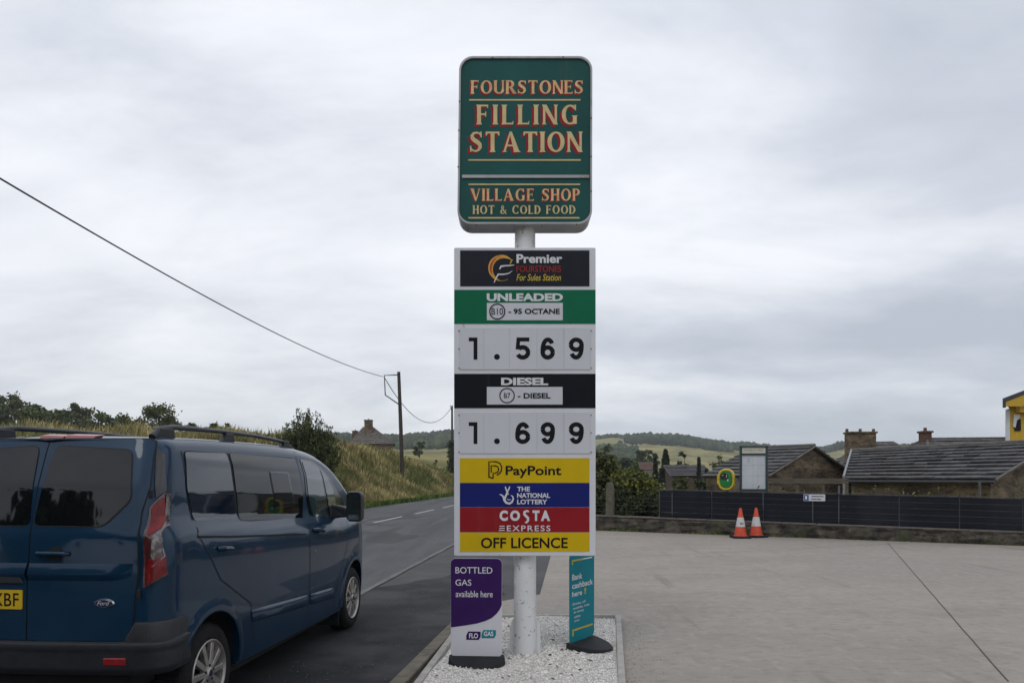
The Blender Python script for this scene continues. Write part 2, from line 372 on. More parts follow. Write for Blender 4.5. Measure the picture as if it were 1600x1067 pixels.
# joints cut in the slab (dark sealed lines) and painted centre dashes
M_joint = mat('joint_sealant', (0.055, 0.05, 0.046), 0.8, 0.2, 8)
def groundline(name, a, b, w, z, m):
    a, b = Vector(a), Vector(b); t = (b - a).normalized(); n = Vector((-t.y, t.x, 0)) * w / 2; k = 24; V = []
    for i in range(k + 1):
        p = a.lerp(b, i / k); j = 0.003 * math.sin(i * 2.3 + a.x)
        V += [(p.x + n.x + j, p.y + n.y, z), (p.x - n.x + j, p.y - n.y, z)]
    return struct(MB().add(V, [(2 * i, 2 * i + 1, 2 * i + 3, 2 * i + 2) for i in range(k)]).build(name, m))
groundline('forecourt_joint', gp(1387, 849), gp(1575, 1067), 0.013, 0.018, M_joint)
groundline('forecourt_joint', gp(1560, 855), gp(1700, 872), 0.03, 0.018, M_joint)
groundline('forecourt_joint', gp(860, 878), gp(1390, 850.5), 0.015, 0.018, mat('pale_joint', (0.14, 0.13, 0.12), 0.9, 0.2, 8))
M_paint = mat('worn_road_paint', (0.48, 0.48, 0.46), 0.75, 0.2, 30, 4, lo=0.3, hi=0.6)
layer_noise(M_paint, (0.12, 0.12, 0.12), 24, 0.52, 0.62, 0.85)
for k in range(-4, 14):
    y0 = 20.1 + 6.45 * k
    struct(strip('road_marking', lambda Y: xmid(Y) - 0.06, lambda Y: xmid(Y) + 0.06, y0, y0 + 4.1, 0.006, M_paint, 8))
M_edge = mat('road_edge_sets', (0.125, 0.12, 0.112), 0.85, 0.2, 3, 6, bump=0.3, bscale=40)
layer_noise(M_edge, (0.07, 0.07, 0.07), 2.4, 0.5, 0.6, 0.75)
struct(strip('road_edge', lambda Y: xnear(Y) - 0.05, lambda Y: xnear(Y) + 0.05, 9.2, 60, 0.016, M_edge, 90, 0.012))
struct(strip('road_edge', lambda Y: xfar(Y) - 0.12, lambda Y: xfar(Y) + 0.02, 0, 150, 0.02, M_edge, 90, 0.02))
# kerb stones between the lay-by and the filling station
M_kerb = mat('kerb_stone', (0.135, 0.118, 0.092), 0.9, 0.2, 9, 6, bump=0.5, bscale=60, bdist=0.006)
layer_noise(M_kerb, (0.06, 0.055, 0.045), 7, 0.5, 0.66, 0.7)
k0, k1 = gp(620, 1066), gp(704, 981); kd = (k1 - k0).normalized(); kn = Vector((kd.y, -kd.x, 0)); kz = math.atan2(kd.y, kd.x)
mb = MB()
for i in range(-9, 6):
    c = k0 + kd * (0.915 * i + 0.4) + kn * 0.065
    mb.box((c.x, c.y, 0.02), (0.905, 0.125, 0.10), kz)
struct(mb.build('kerb', M_kerb, bevel=0.012))
mb = MB(); a = k0 - kd * 8 + kn * 0.135; b = k0 + kd * 4.6 + kn * 0.135
mb.poly([a + Vector((0, 0, .03)), a + kn * 0.14 + Vector((0, 0, .03)), b + kn * 0.14 + Vector((0, 0, .03)), b + Vector((0, 0, .03))])
struct(mb.build('dirt_strip', layer_noise(mat('rusty_dirt', (0.075, 0.052, 0.038), 0.95, 0.4, 14, 6, bump=0.8, bscale=60, bdist=0.01), (0.03, 0.025, 0.022), 9, 0.5, 0.6, 0.7)))

# ------------------------------------------------------------------ the gravel island
M_edging = mat('edging_concrete', (0.34, 0.325, 0.30), 0.9, 0.15, 8, 6, bump=0.4, bscale=50, bdist=0.004)
layer_noise(M_edging, (0.13, 0.12, 0.10), 6, 0.55, 0.7, 0.6)
I_bl, I_br = gp(776, 970), gp(966, 970)
br2 = gp(971, 1067); e_r = (I_br - br2).normalized(); I_fr = I_br - e_r * 7
e_l = (gp(706, 1008) - gp(664, 1067)).normalized(); I_fl = gp(664, 1067) - e_l * 4; I_ml = gp(664, 1067) + e_l * 2.35
I_bl = Vector((I_ml.x, I_br.y, 0))
isl = thing('gravel_island', 'raised bed of white gravel with pale concrete edging round the sign pole', 'raised bed', (0.2, 7, 0))
ORI = Vector((0.2, 7, 0))
def edging(a, b, w=0.06, h=0.075):
    a, b = a - ORI, b - ORI; t = (b - a); c = (a + b) / 2
    mb = MB(); n = max(1, round(t.length / 0.9))
    for i in range(n):
        p = a + t * ((i + .5) / n); mb.box((p.x, p.y, h / 2 + 0.004), (t.length / n - 0.006, w, h), math.atan2(t.y, t.x))
    return mb.build('edging', M_edging, isl, bevel=0.008)
edging(I_fr, I_br); edging(I_bl + Vector((0.03, 0, 0)), I_br - Vector((0.04, 0, 0))); edging(I_fl, I_bl)
M_grav = mat('white_gravel', (0.66, 0.64, 0.60), 0.85, 0.18, 30, 4, island=0.28, bump=0.3, bscale=120)
M_gbase = mat('gravel_fines', (0.55, 0.525, 0.49), 0.95, 0.25, 40, 5, bump=0.8, bscale=130, bdist=0.01)
layer_noise(M_gbase, (0.16, 0.14, 0.11), 9, 0.56, 0.7, 0.7)
gb = MB(); n = 40
def island_pt(u, v): return I_fl.lerp(I_fr, u).lerp(I_bl.lerp(I_br, u), v)
def heap(u, v): return 0.05 + 0.02 * math.sin(u * 7 + 1) * math.sin(v * 23) + 0.035 * math.exp(-((u - 0.5) ** 2 / 0.05 + (v - 0.86) ** 2 / 0.0035))
V = []
for j in range(n + 1):
    for i in range(n + 1):
        p = island_pt(0.02 + .96 * i / n, j / n) - ORI; V.append((p.x, p.y, heap(i / n, j / n)))
gb.add(V, [(j * (n + 1) + i, j * (n + 1) + i + 1, (j + 1) * (n + 1) + i + 1, (j + 1) * (n + 1) + i) for j in range(n) for i in range(n)])
gb.build('gravel_base', M_gbase, isl, smooth=True)
def stones(n, pos, smin, smax, m, name, parent=None):
    t = (1 + 5 ** .5) / 2
    base = np.array([(1, 0, 0), (-1, 0, 0), (0, 1, 0), (0, -1, 0), (0, 0, 1), (0, 0, -1)], float)
    fc = np.array([(0, 2, 4), (2, 1, 4), (1, 3, 4), (3, 0, 4), (2, 0, 5), (1, 2, 5), (3, 1, 5), (0, 3, 5)])
    V = np.zeros((n, 6, 3))
    for i in range(n):
        s = RNG.uniform(smin, smax); q = base * RNG.uniform(.6, 1.15, (6, 1)) * np.array([1, RNG.uniform(.6, 1), RNG.uniform(.5, .8)]) * s
        a, b = RNG.uniform(0, 6.28), RNG.uniform(-.5, .5)
        Rz = np.array([[math.cos(a), -math.sin(a), 0], [math.sin(a), math.cos(a), 0], [0, 0, 1]]); Rx = np.array([[1, 0, 0], [0, math.cos(b), -math.sin(b)], [0, math.sin(b), math.cos(b)]])
        V[i] = q @ (Rz @ Rx).T + pos[i]
    Fc = (fc[None] + (np.arange(n) * 6)[:, None, None]).reshape(-1, 3)
    return npmesh(name, V.reshape(-1, 3), Fc, m, parent)
P = []
for i in range(15000):
    u, v = random.uniform(.03, .97), random.uniform(0.56, .992); p = island_pt(u, v) - ORI; P.append((p.x, p.y, heap(u, v) + random.uniform(-.004, .006)))
stuff(stones(len(P), np.array(P), 0.007, 0.017, M_grav, 'gravel', isl))
P = []
for i in range(150):
    u, v = random.uniform(.05, .96), random.uniform(0.6, .985); p = island_pt(u, v) - ORI; P.append((p.x, p.y, heap(u, v) + .016))
M_litter = mat('dead_leaf', (.055, .042, .030), .9, .4, 20, island=.5)
q = np.array(P); d_ = RNG.uniform(0, 6.28, len(q)); r_ = RNG.uniform(.006, .026, len(q)); a_ = np.c_[np.cos(d_) * r_, np.sin(d_) * r_, RNG.uniform(-.006, .006, len(q))]; b_ = np.c_[-np.sin(d_) * r_ * .4, np.cos(d_) * r_ * .4, RNG.uniform(-.004, .008, len(q))]
stuff(npmesh('leaf_litter', np.stack([q - a_, q + b_, q + a_, q - b_], 1).reshape(-1, 3), np.arange(4 * len(q)).reshape(-1, 4), M_litter, isl))
# loose chippings kicked over the lay-by and the slab
P = []
for i in range(230):
    y = 5.2 + 6.5 * random.random() ** 1.5; x = random.uniform(-2.1, -0.95) + 0.11 * (y - 5.7); P.append((x, y, 0.013))
for i in range(260):
    p = I_br - e_r * random.uniform(0, 3); P.append((p.x + 0.05 + abs(random.gauss(0, .16)), p.y, 0.018))
stuff(tag(stones(len(P), np.array(P), 0.003, 0.007, mat('stone_chip', (.22, .21, .19), .9, .3, 20, island=.4), 'loose_gravel'), 'loose pale chippings scattered over the tarmac and concrete', 'gravel'))

# ------------------------------------------------------------------ the totem sign
YS = 6.50                                             # depth of the board faces
SX = 0.118                                            # pole axis
def sx(px): return (px - 800) / F * YS - SX
def sz(py): return EYE - (py - YH) / F * YS
def sbox(x0, y0, x1, y1): return (sx(x0), sx(x1), sz(y1), sz(y0))
totem = thing('totem_sign', 'tall white pole sign with green lettered cabinet above a fuel price board', 'sign', (SX, 0, 0))
M_white = mat('white_sign_paint', (0.60, 0.61, 0.64), 0.45, 0.04, 3, 5)
layer_noise(M_white, (0.30, 0.27, 0.24), 12, 0.66, 0.72, 0.5, stretch=(1, 1, .4))
layer_noise(M_white, (0.42, 0.40, 0.36), 2.2, 0.6, 0.75, 0.4, stretch=(1, 1, 0.3))
M_pole = mat('white_pole_paint', (0.66, 0.66, 0.66), 0.5, 0.05, 5, 5, bump=0.15, bscale=30)
layer_noise(M_pole, (0.20, 0.17, 0.15), 24, 0.63, 0.67, 0.8, detail=3)
layer_noise(M_pole, (0.34, 0.31, 0.28), 7, 0.60, 0.66, 0.5, stretch=(1, 1, .5))
layer_noise(M_pole, (0.5, 0.48, 0.45), 3, 0.55, 0.7, 0.5, stretch=(1, 1, .25))
M_alu = mat('sign_frame_metal', (0.36, 0.36, 0.37), 0.45, 0.12, 4, 6, metal=0.25)
layer_noise(M_alu, (0.22, 0.20, 0.18), 9, 0.58, 0.72, 0.7, stretch=(1, 1, .5))
M_sgreen = mat('sign_green', (0.004, 0.062, 0.055), 0.5, 0.10, 1.3, 4, base2=(0.005, 0.075, 0.067), coat=0.15, spec=0.35)
M_cream = mat('sign_cream', (0.60, 0.46, 0.22), 0.6, 0.10, 10)
M_orange = mat('sign_cream_orange', (0.62, 0.36, 0.15), 0.6, 0.18, 14, base2=(0.66, 0.45, 0.22))
M_red = mat('sign_shadow_red', (0.27, 0.018, 0.028), 0.6, 0.12, 10)
PY = 6.655
mb = MB().lathe([(0.103, 0.0), (0.101, 0.35), (0.095, 2.2), (0.092, 4.0)], (0, PY, 0.02), n=40)
mb.build('pole', M_pole, totem, smooth=True)
for s in (-1, 1): MB().prism([(s * 0.09, PY - .006, .03), (s * 0.142, PY - .006, .03), (s * 0.136, PY - .006, .30), (s * 0.112, PY - .006, .37), (s * .09, PY - .006, .37)], (0, .012, 0)).build('foot_rib', M_pole, totem)
# green cabinet
CABD = 0.235
x0, x1, z0, z1 = sx(714.5), sx(925), sz(351), sz(89)
ol = rrect(x0, x1, z0, z1, 0.12, 8)
lean = 0.012
def cabp(x, z): return x + lean * (z - z0) if x < 0 else x + 0.002 * (z - z0)
cab = MB().prism([(cabp(x, z), YS + 0.012, z) for x, z in ol], (0, CABD, 0)).build('sign_cabinet', M_alu, totem, bevel=0.012)
inn = [(x, z) for x, z in rrect(x0 + 0.017, x1 - 0.017, z0 + 0.018, z1 - 0.020, 0.108, 8)]
o2, i2 = [(cabp(x, z), z) for x, z in ol], [(cabp(x, z), z) for x, z in inn]
mb = MB(); n = len(ol)
v = [(x, YS + .0115, z) for x, z in o2] + [(x, YS - .012, z) for x, z in [(a * .999, b) for a, b in o2]] + [(x, YS - .012, z) for x, z in i2] + [(x, YS + .004, z) for x, z in i2]
mb.add(v, [(k * n + i, k * n + (i + 1) % n, (k + 1) * n + (i + 1) % n, (k + 1) * n + i) for k in range(3) for i in range(n)]).build('rim', M_alu, cab, bevel=0.003)
MB().poly([(x, YS + .003, z) for x, z in i2]).build('green_face', M_sgreen, cab)
b = sbox(722, 274, 920.5, 279); MB().box(((b[0] + b[1]) / 2, YS - .004, (b[2] + b[3]) / 2), (b[1] - b[0], .012, b[3] - b[2])).build('divider_bar', M_alu, cab, bevel=.003)
for px0, px1, py in ((733, 907, 156.5), (732, 907.5, 250.3), (732, 906.5, 288.3), (732, 905.5, 340.6)):
    b = sbox(px0, py - 1.1, px1, py + 1.1); MB().box(((b[0] + b[1]) / 2, YS + .0005, (b[2] + b[3]) / 2), (b[1] - b[0], .002, b[3] - b[2])).build('rule_line', M_cream, cab)
for txt, bx, mm, sh, gap in (('FOURSTONES', (736, 126, 911, 147), M_orange, (-2.0, 2.4), .16), ('FILLING', (745.5, 164, 903, 195), M_cream, (-3.6, 3.4), .26),
                        ('STATION', (734, 206, 909, 238), M_cream, (-3.6, 3.2), .17), ('VILLAGE SHOP', (735, 295, 906, 314), M_orange, (-1.6, 2.0), .19), ('HOT & COLD FOOD', (739, 321, 899, 334.5), M_cream, None, .19)):
    if sh: serif_text(txt, sbox(bx[0] + sh[0], bx[1] + sh[1], bx[2] + sh[0], bx[3] + sh[1]), YS + .0018, M_red, cab, gap, name='letter_shadow')
    serif_text(txt, sbox(*bx), YS - .0002, mm, cab, gap)
M_rust = mat('rust_spot', (.13, .065, .035), .9, .3, 30)
for px_, py_ in ((718, 160), (717, 205), (716, 262), (923.6, 186), (923.6, 246), (923.6, 300), (770, 92), (880, 91), (745, 353), (846, 355), (901, 352)):
    MB().lathe([(.0001, -.004), (.006, -.003), (.008, 0)], (0, 0, 0), n=8).build('rivet', M_rust, cab, loc=(sx(px_), YS - .013, sz(py_)))
for o_ in cab.children:
    if o_.name.startswith('rivet'): o_.rotation_euler = (R(90), 0, 0)
# price board: folded white sheet box
x0, x1, z0, z1 = sx(709.5), sx(930.7), sz(868), sz(387)
board = MB().prism([(x, YS, z) for x, z in rrect(x0, x1, z0, z1, .012, 3)], (0, .062, 0)).build('price_board', M_white, totem, bevel=.004)
def plate(name, px, m, y=0.003, parent=board, th=0.004, bev=0.0):
    b = sbox(*px); return MB().box(((b[0] + b[1]) / 2, YS - y + th / 2, (b[2] + b[3]) / 2), (b[1] - b[0], th, b[3] - b[2])).build(name, m, parent, bevel=bev)
M_dark = mat('dark_navy_vinyl', (0.016, 0.018, 0.026), 0.45, 0.1, 3)
M_blk = mat('black_vinyl', (0.008, 0.009, 0.013), 0.45, 0.1, 3)
M_ink = mat('black_ink', (0.009, 0.009, 0.011), 0.5, 0.1, 5)
M_fgreen = mat('unleaded_green', (0.004, 0.125, 0.060), 0.45, 0.07, 2)
M_yel = mat('sign_yellow', (0.56, 0.385, 0.006), 0.5, 0.06, 2)
M_blue = mat('sign_blue', (0.010, 0.016, 0.135), 0.5, 0.07, 2)
M_cred = mat('sign_red', (0.25, 0.012, 0.018), 0.5, 0.07, 2)
M_lwhite = mat('letter_white', (0.62, 0.62, 0.64), 0.5, 0.04, 6)
M_panel = mat('white_panel', (0.55, 0.56, 0.60), 0.42, 0.03, 2)
for m_ in (M_fgreen, M_yel, M_blue, M_cred, M_dark, M_blk, M_panel, M_sgreen):
    layer_noise(m_, (.20, .19, .17), 3.5, .60, .80, .12, stretch=(2.5, 1, .35)); layer_noise(m_, (.10, .09, .075), 30, .70, .78, .35)
LY = YS - .0052
plate('shop_banner', (719, 391.5, 921, 447.5), M_dark)
lettering('Premier', sbox(807, 397.5, 878.5, 411.5), LY, M_lwhite, board, bold=.032)
M_lred = mat('letter_red', (0.30, 0.03, 0.02), 0.5, .1, 6); M_lyel = mat('letter_yellow', (0.50, 0.36, 0.02), 0.5, .1, 6)
lettering('FOURSTONES', sbox(807, 415.5, 876.5, 425.5), LY, M_lred, board, bold=.006)
lettering('For Sules Station', sbox(807, 428.5, 876.5, 439), LY, M_lyel, board, bold=.008, shear=.25)
def ring2(mb, cx, cy, r0, r1, a0, a1, y, wfun=None, n=40):
    V = []
    for k in range(n + 1):
        a = R(a0 + (a1 - a0) * k / n); w = (r1 - r0) * (wfun(k / n) if wfun else 1)
        for r in (r1 - w, r1): V.append((sx(cx + r * math.cos(a)), y, sz(cy - r * math.sin(a))))
    mb.add(V, [(2 * k, 2 * k + 1, 2 * k + 3, 2 * k + 2) if a1 < a0 else (2 * k + 1, 2 * k, 2 * k + 2, 2 * k + 3) for k in range(n)]); return mb
M_or1 = mat('emblem_orange', (0.60, 0.20, 0.02), 0.5, .35, 5, base2=(0.55, 0.33, 0.04)); M_or2 = mat('emblem_red_orange', (0.38, 0.055, 0.012), 0.5, .2, 8)
hump = lambda t: 0.12 + 0.88 * math.sin(math.pi * min(1, t * 1.05)) ** 0.8
ring2(MB(), 783.5, 419, 13, 20.5, 35, 300, LY, lambda t: max(.08, math.sin(math.pi * min(1, (t * 1.15))) ** .7)).build('emblem_ring', M_or1, board)
ring2(MB(), 782.5, 419, 13.5, 17.5, 110, 225, LY - .0006, hump).build('emblem_flare', M_or2, board)
def swoosh(pts, ws, m, y=LY - .0012, name='emblem_stroke', parent=board, fx=sx, fz=sz):
    V = []
    for i, (x, z) in enumerate(pts):
        a, b = pts[max(i - 1, 0)], pts[min(i + 1, len(pts) - 1)]; dx, dz = b[0] - a[0], b[1] - a[1]; l = math.hypot(dx, dz) or 1
        nx, nz = -dz / l * ws[i] / 2, dx / l * ws[i] / 2; V += [(fx(x + nx), y, fz(z + nz)), (fx(x - nx), y, fz(z - nz))]
    return MB().add(V, [(2 * i, 2 * i + 1, 2 * i + 3, 2 * i + 2) for i in range(len(pts) - 1)]).build(name, m, parent)
swoosh([(780.5, 421), (783, 416.5), (790, 415.5), (797, 415.3), (803.5, 414.3)], [2, 3, 2, 1.8, .8], M_lwhite)
swoosh([(772, 442), (775, 435), (778.5, 429), (787, 429), (795, 427.5), (800.5, 423.5)], [1.2, 2, 2.6, 2, 1.6, .6], M_lwhite)
swoosh([(797, 412.5), (799, 408.5), (801, 406)], [1.8, 1.6, .8], M_lyel)
plate('unleaded_band', (709.6, 453, 930.6, 506), M_fgreen)
lettering('UNLEADED', sbox(760.5, 458.5, 879.5, 471), LY, M_lwhite, board, bold=.045)
plate('grade_label', (760.8, 473.5, 879.3, 500.5), M_panel, .0045)
def circ(cx, cy, r, w, m, y): return ring2(MB(), cx, cy, r - w, r, 0, 360, y).build('grade_circle', m, board)
circ(777, 487, 12.6, 1.8, M_ink, LY - .0022)
lettering('B10', sbox(768, 481.5, 786, 492), LY - .0022, M_ink, board, bold=.002)
lettering('- 95 OCTANE', sbox(794.5, 482.5, 874.5, 491), LY - .0022, M_ink, board, bold=.028)
def digit(ch, a, y0, b, y1):
    """One bold sans digit drawn as thick strokes, joined into one mesh."""
    w, h, t = b - a, y1 - y0, 6.9; cx, cy = (a + b) / 2, (y0 + y1) / 2; mb = MB(); lay = [0]
    def stroke(pts, ws):
        V = []; y = YS - .0068 - .0003 * lay[0]; lay[0] += 1
        for i, (x, z) in enumerate(pts):
            p, q = pts[max(i - 1, 0)], pts[min(i + 1, len(pts) - 1)]; dx, dz = q[0] - p[0], q[1] - p[1]; l = math.hypot(dx, dz) or 1
            nx_, nz_ = -dz / l * ws / 2, dx / l * ws / 2; V += [(sx(x + nx_), y, sz(z + nz_)), (sx(x - nx_), y, sz(z - nz_))]
        mb.add(V, [(2 * i, 2 * i + 1, 2 * i + 3, 2 * i + 2) for i in range(len(pts) - 1)])
    arc = lambda ox, oy, rx, ry, a0, a1, n=22: [(ox + rx * math.cos(R(a0 + (a1 - a0) * k / n)), oy + ry * math.sin(R(a0 + (a1 - a0) * k / n))) for k in range(n + 1)]
    if ch in '69':
        f = 1 if ch == '6' else -1; flip = (lambda P: P) if f > 0 else (lambda P: [(2 * cx - x, 2 * cy - z) for x, z in P])
        rx, ry = w / 2 - t / 2, h * .325 - t / 2; oy = y1 - h * .325
        stroke(flip(arc(cx, oy, rx, ry, 0, 360, 34)), t)
        stroke(flip(arc(cx + .3, y0 + h * .5, rx, h * .5 - t / 2, 180, 325, 26)), t)
        stroke(flip([(a + t / 2, y0 + h * .48), (a + t / 2, oy + 1)]), t)
    elif ch == '5':
        stroke([(a + 2.5, y0 + t * .45), (b - 1.5, y0 + t * .45)], t * .9)
        stroke([(a + 5.2, y0), (a + 3.6, y0 + h * .54)], t * .85)
        rx, ry = w / 2 - t / 2, h * .33 - t / 2; oy = y1 - h * .33
        stroke(arc(cx, oy, rx, ry, 222, 515, 34), t)
    return mb.build('digit', M_ink, board)
def price(y0, y1, txt, py0, py1):
    plate('price_panel', (718.5, y0, 922.5, y1), M_panel, .006, th=.008, bev=.002)
    for px, hw_, th_ in ((881, .5, .002), (756, .25, .0012), (796, .25, .0012), (839, .25, .0012)):
        b = sbox(px - hw_, y0 + 2, px + hw_, y1 - 2); MB().box(((b[0] + b[1]) / 2, YS - .0063, (b[2] + b[3]) / 2), (b[1] - b[0], th_, b[3] - b[2])).build('digit_seam', mat('seam_grey', (0.40, 0.40, 0.43), .6, .1, 4), board)
    for px in (717.2, 923.5):
        for py in (y0 + 5, (y0 + y1) / 2, y1 - 2.5): MB().box((sx(px), YS - .003, sz(py)), (.011, .006, .011)).build('screw_head', mat('rusty_screw', (.2, .13, .09), .6, .3, 20, metal=.5), board, bevel=.003)
    for ch, (a, b) in zip(txt, ((732.5, 746), (772, 781), (805, 828.5), (844.5, 867), (888.5, 912))):
        if ch == '.':
            ring2(MB(), (a + b) / 2, py1 - 4.3, .01, 4.5, 0, 360, YS - .0068).build('digit', M_ink, board)
        elif ch == '1':
            pts = [(a, py0), (b, py0), (b, py1), (b - 6, py1), (b - 6, py0 + 6), (a, py0 + 6)]
            MB().poly([(sx(x), YS - .0068, sz(y)) for x, y in pts]).build('digit', M_ink, board)
        else: digit(ch, a, py0, b, py1)
price(512, 577.5, '1.569', 527.5, 562)
price(643.5, 708.5, '1.699', 659.5, 693.5)
plate('diesel_band', (709.6, 584, 930.6, 637.5), M_blk)
lettering('DIESEL', sbox(783, 590, 856.5, 602), LY, M_lwhite, board, bold=.045)
plate('grade_label', (760.8, 604.5, 879, 632), M_panel, .0045)
circ(792.3, 618, 12, 1.6, M_ink, LY - .0022)
lettering('B7', sbox(787.5, 614, 797.5, 622), LY - .0022, M_ink, board, bold=.002)
lettering('- DIESEL', sbox(809, 614, 860, 622.5), LY - .0022, M_ink, board, bold=.028)
plate('paypoint_band', (718.6, 715.5, 921, 754), M_yel)
plate('lottery_band', (718.6, 754.4, 921, 792), M_blue)
plate('coffee_band', (718.6, 792.6, 921, 831), M_cred)
plate('licence_band', (718.6, 831.6, 921, 861.5), M_yel)
lettering('PayPoint', sbox(790, 727.5, 877, 746.5), LY, M_ink, board, bold=.02)
# payment mark: outlined P
swoosh([(767.5, 738), (767.5, 727.5), (774, 727.5), (778, 729), (779.2, 733), (778, 737), (774, 738.8), (770.5, 738.8), (770.5, 747)], [1.9] * 9, M_ink, LY - .0004, 'mark_stroke')
swoosh([(764, 745), (764, 721), (775, 721), (781, 723.5), (784, 729), (783.5, 735), (780.5, 739.5), (776, 742)], [1.9] * 8, M_ink, LY - .0008, 'mark_stroke')
swoosh([(763, 744.5), (770.5, 747)], [1.9] * 2, M_ink, LY - .0012, 'mark_stroke')
for t, bx in (('THE', (808, 760, 828, 767.5)), ('NATIONAL', (808, 770, 859.5, 777.5)), ('LOTTERY', (808, 780, 855, 787.5))): lettering(t, sbox(*bx), LY, M_lwhite, board, bold=.03)
# crossed fingers mark
swoosh([(789.5, 760), (791, 765), (793, 769), (790, 775), (788.5, 780)], [1.6, 2.2, 2.6, 3, 3], M_lwhite, LY, 'mark_stroke')
swoosh([(796.5, 759.8), (795, 764), (791.5, 770), (795, 772)], [1.6, 2.2, 2.4, 1.6], M_lwhite, LY - .0004, 'mark_stroke')
swoosh([(781, 772), (784, 773.2), (786.5, 775.5), (788, 781), (791, 785), (796, 786.5), (800, 784), (802, 779), (801, 775), (798, 773.5)], [1.4, 2.2, 2.8, 3.4, 3.6, 3.4, 3, 2.4, 1.8, 1], M_lwhite, LY - .0008, 'mark_stroke')
swoosh([(792.5, 779), (795, 781), (798, 780)], [1, 1.2, 1], M_lwhite, LY - .001, 'mark_stroke')
for t, a, b in (('C', 780.5, 793.5), ('O', 797, 812.5), ('T', 832, 843), ('A', 845, 859.5)): lettering(t, sbox(a, 797, b, 813.5), LY, M_lwhite, board, bold=.055)
swoosh([(826.5, 799), (823, 797.8), (819.5, 799.5), (819.2, 803), (822, 806), (825, 809), (825, 813), (822.5, 816), (820, 815.5)], [2.6, 3.4, 4, 4, 4.2, 4, 3.6, 3, 1.6], M_lwhite, LY, 'lettering')
lettering('EXPRESS', sbox(792, 820.5, 860, 829.5), LY, M_lwhite, board, bold=.012, spacing=1.25)
for k in range(3): swoosh([(780.5 - k * .5, 821.6 + 3.3 * k), (788.5, 821.6 + 3.3 * k)], [1.3, 1.3], M_lwhite, LY, 'mark_stroke')
lettering('OFF LICENCE', sbox(751.5, 839.5, 887, 856), LY, M_ink, board, bold=.018)

# ------------------------------------------------------------------ two forecourt signs on black rubber feet
M_rub = mat('black_rubber', (0.020, 0.021, 0.024), 0.65, 0.2, 12, bump=.2, bscale=60)
def half_foot(parent, w, depth, h0, h1):
    """Rubber foot: straight along the panel, rounded and falling away at the front."""
    pts = [(-w / 2 - .01, .05), (w / 2 + .01, .05), (w / 2 + .02, 0)] + [((w / 2 + .02) * math.cos(a), -depth * math.sin(a)) for a in np.linspace(.12, math.pi - .12, 16)] + [(-w / 2 - .02, 0)]
    n = len(pts); top = [(x * .97, y * .95, h1 + (h0 - h1) * min(1, max(0, -y / depth)) ** .8) for x, y in pts]
    v = [(x, y, 0) for x, y in pts] + [(x, y, h0 * .55) for x, y in pts] + top
    f = [tuple(range(n))[::-1], tuple(range(2 * n, 3 * n))] + [(k * n + i, k * n + (i + 1) % n, (k + 1) * n + (i + 1) % n, (k + 1) * n + i) for k in range(2) for i in range(n)]
    return MB().add(v, f).build('rubber_foot', M_rub, parent, bevel=.006)
# bottled gas: purple over white
YG = 6.30
gx, gz = (lambda px: (px - 745) / F * YG), (lambda py: EYE - (py - YH) / F * YG - 0.05)
gas = thing('forecourt_sign', 'purple and white BOTTLED GAS panel sign on black rubber foot', 'sign', ((745 - 800) / F * YG, YG, 0.05), R(-3))
M_pur = mat('sign_purple', (0.036, 0.010, 0.085), .45, .10, 3); M_sw = mat('sign_white', (0.56, 0.56, 0.60), .45, .05, 3)
half_foot(gas, .45, .19, .016, .075)
W0, W1 = gx(704), gx(784.5); T1 = gz(872)
pan = MB().prism([(x, 0, z) for x, z in rrect(W0, W1, .06, T1, .045)], (0, .012, 0)).build('panel', M_sw, gas, bevel=.003)
curve = [(gx(704.5), gz(980))] + [(gx(x), gz(y)) for x, y in ((725, 977), (745, 973.5), (758, 969.5), (768, 965), (776, 958), (781, 951), (784, 944))]
topc = [p for p in rrect(W0 + .001, W1 - .001, .09, T1 - .001, .044) if p[1] > .5]
MB().poly([(x, -.002, z) for x, z in curve + topc]).build('purple_field', M_pur, pan)
def gl(t, bx, m=M_lwhite, y=-.0035, parent=pan, **k): return lettering(t, (gx(bx[0]), gx(bx[2]), gz(bx[3]), gz(bx[1])), y, m, parent, **k)
gl('BOTTLED', (711.5, 885.5, 769.5, 895.5), bold=.004); gl('GAS', (711.5, 905, 736.5, 914.5), bold=.004); gl('available here', (712, 922.5, 770, 932.5), bold=.004)
M_teal = mat('sign_teal', (0.004, 0.19, 0.235), .45, .10, 2)
def logo_box(a, m, y):
    pts = [(a[0] + 2, a[1]), (a[2], a[1]), (a[2], a[3] - 5), (a[2] - 3, a[3]), (a[0] - 1, a[3]), (a[0] - 1, a[1] + 6)]
    MB().poly([(gx(x), y, gz(z)) for x, z in pts][::-1]).build('logo_tile', m, pan)
logo_box((729.5, 986, 751, 999), M_pur, -.002); logo_box((753.5, 983.5, 775, 996), M_teal, -.0022)
gl('FLO', (733, 988.5, 747, 996.5), bold=.03, y=-.004); gl('GAS', (756, 985.5, 771, 993), bold=.03, y=-.004)
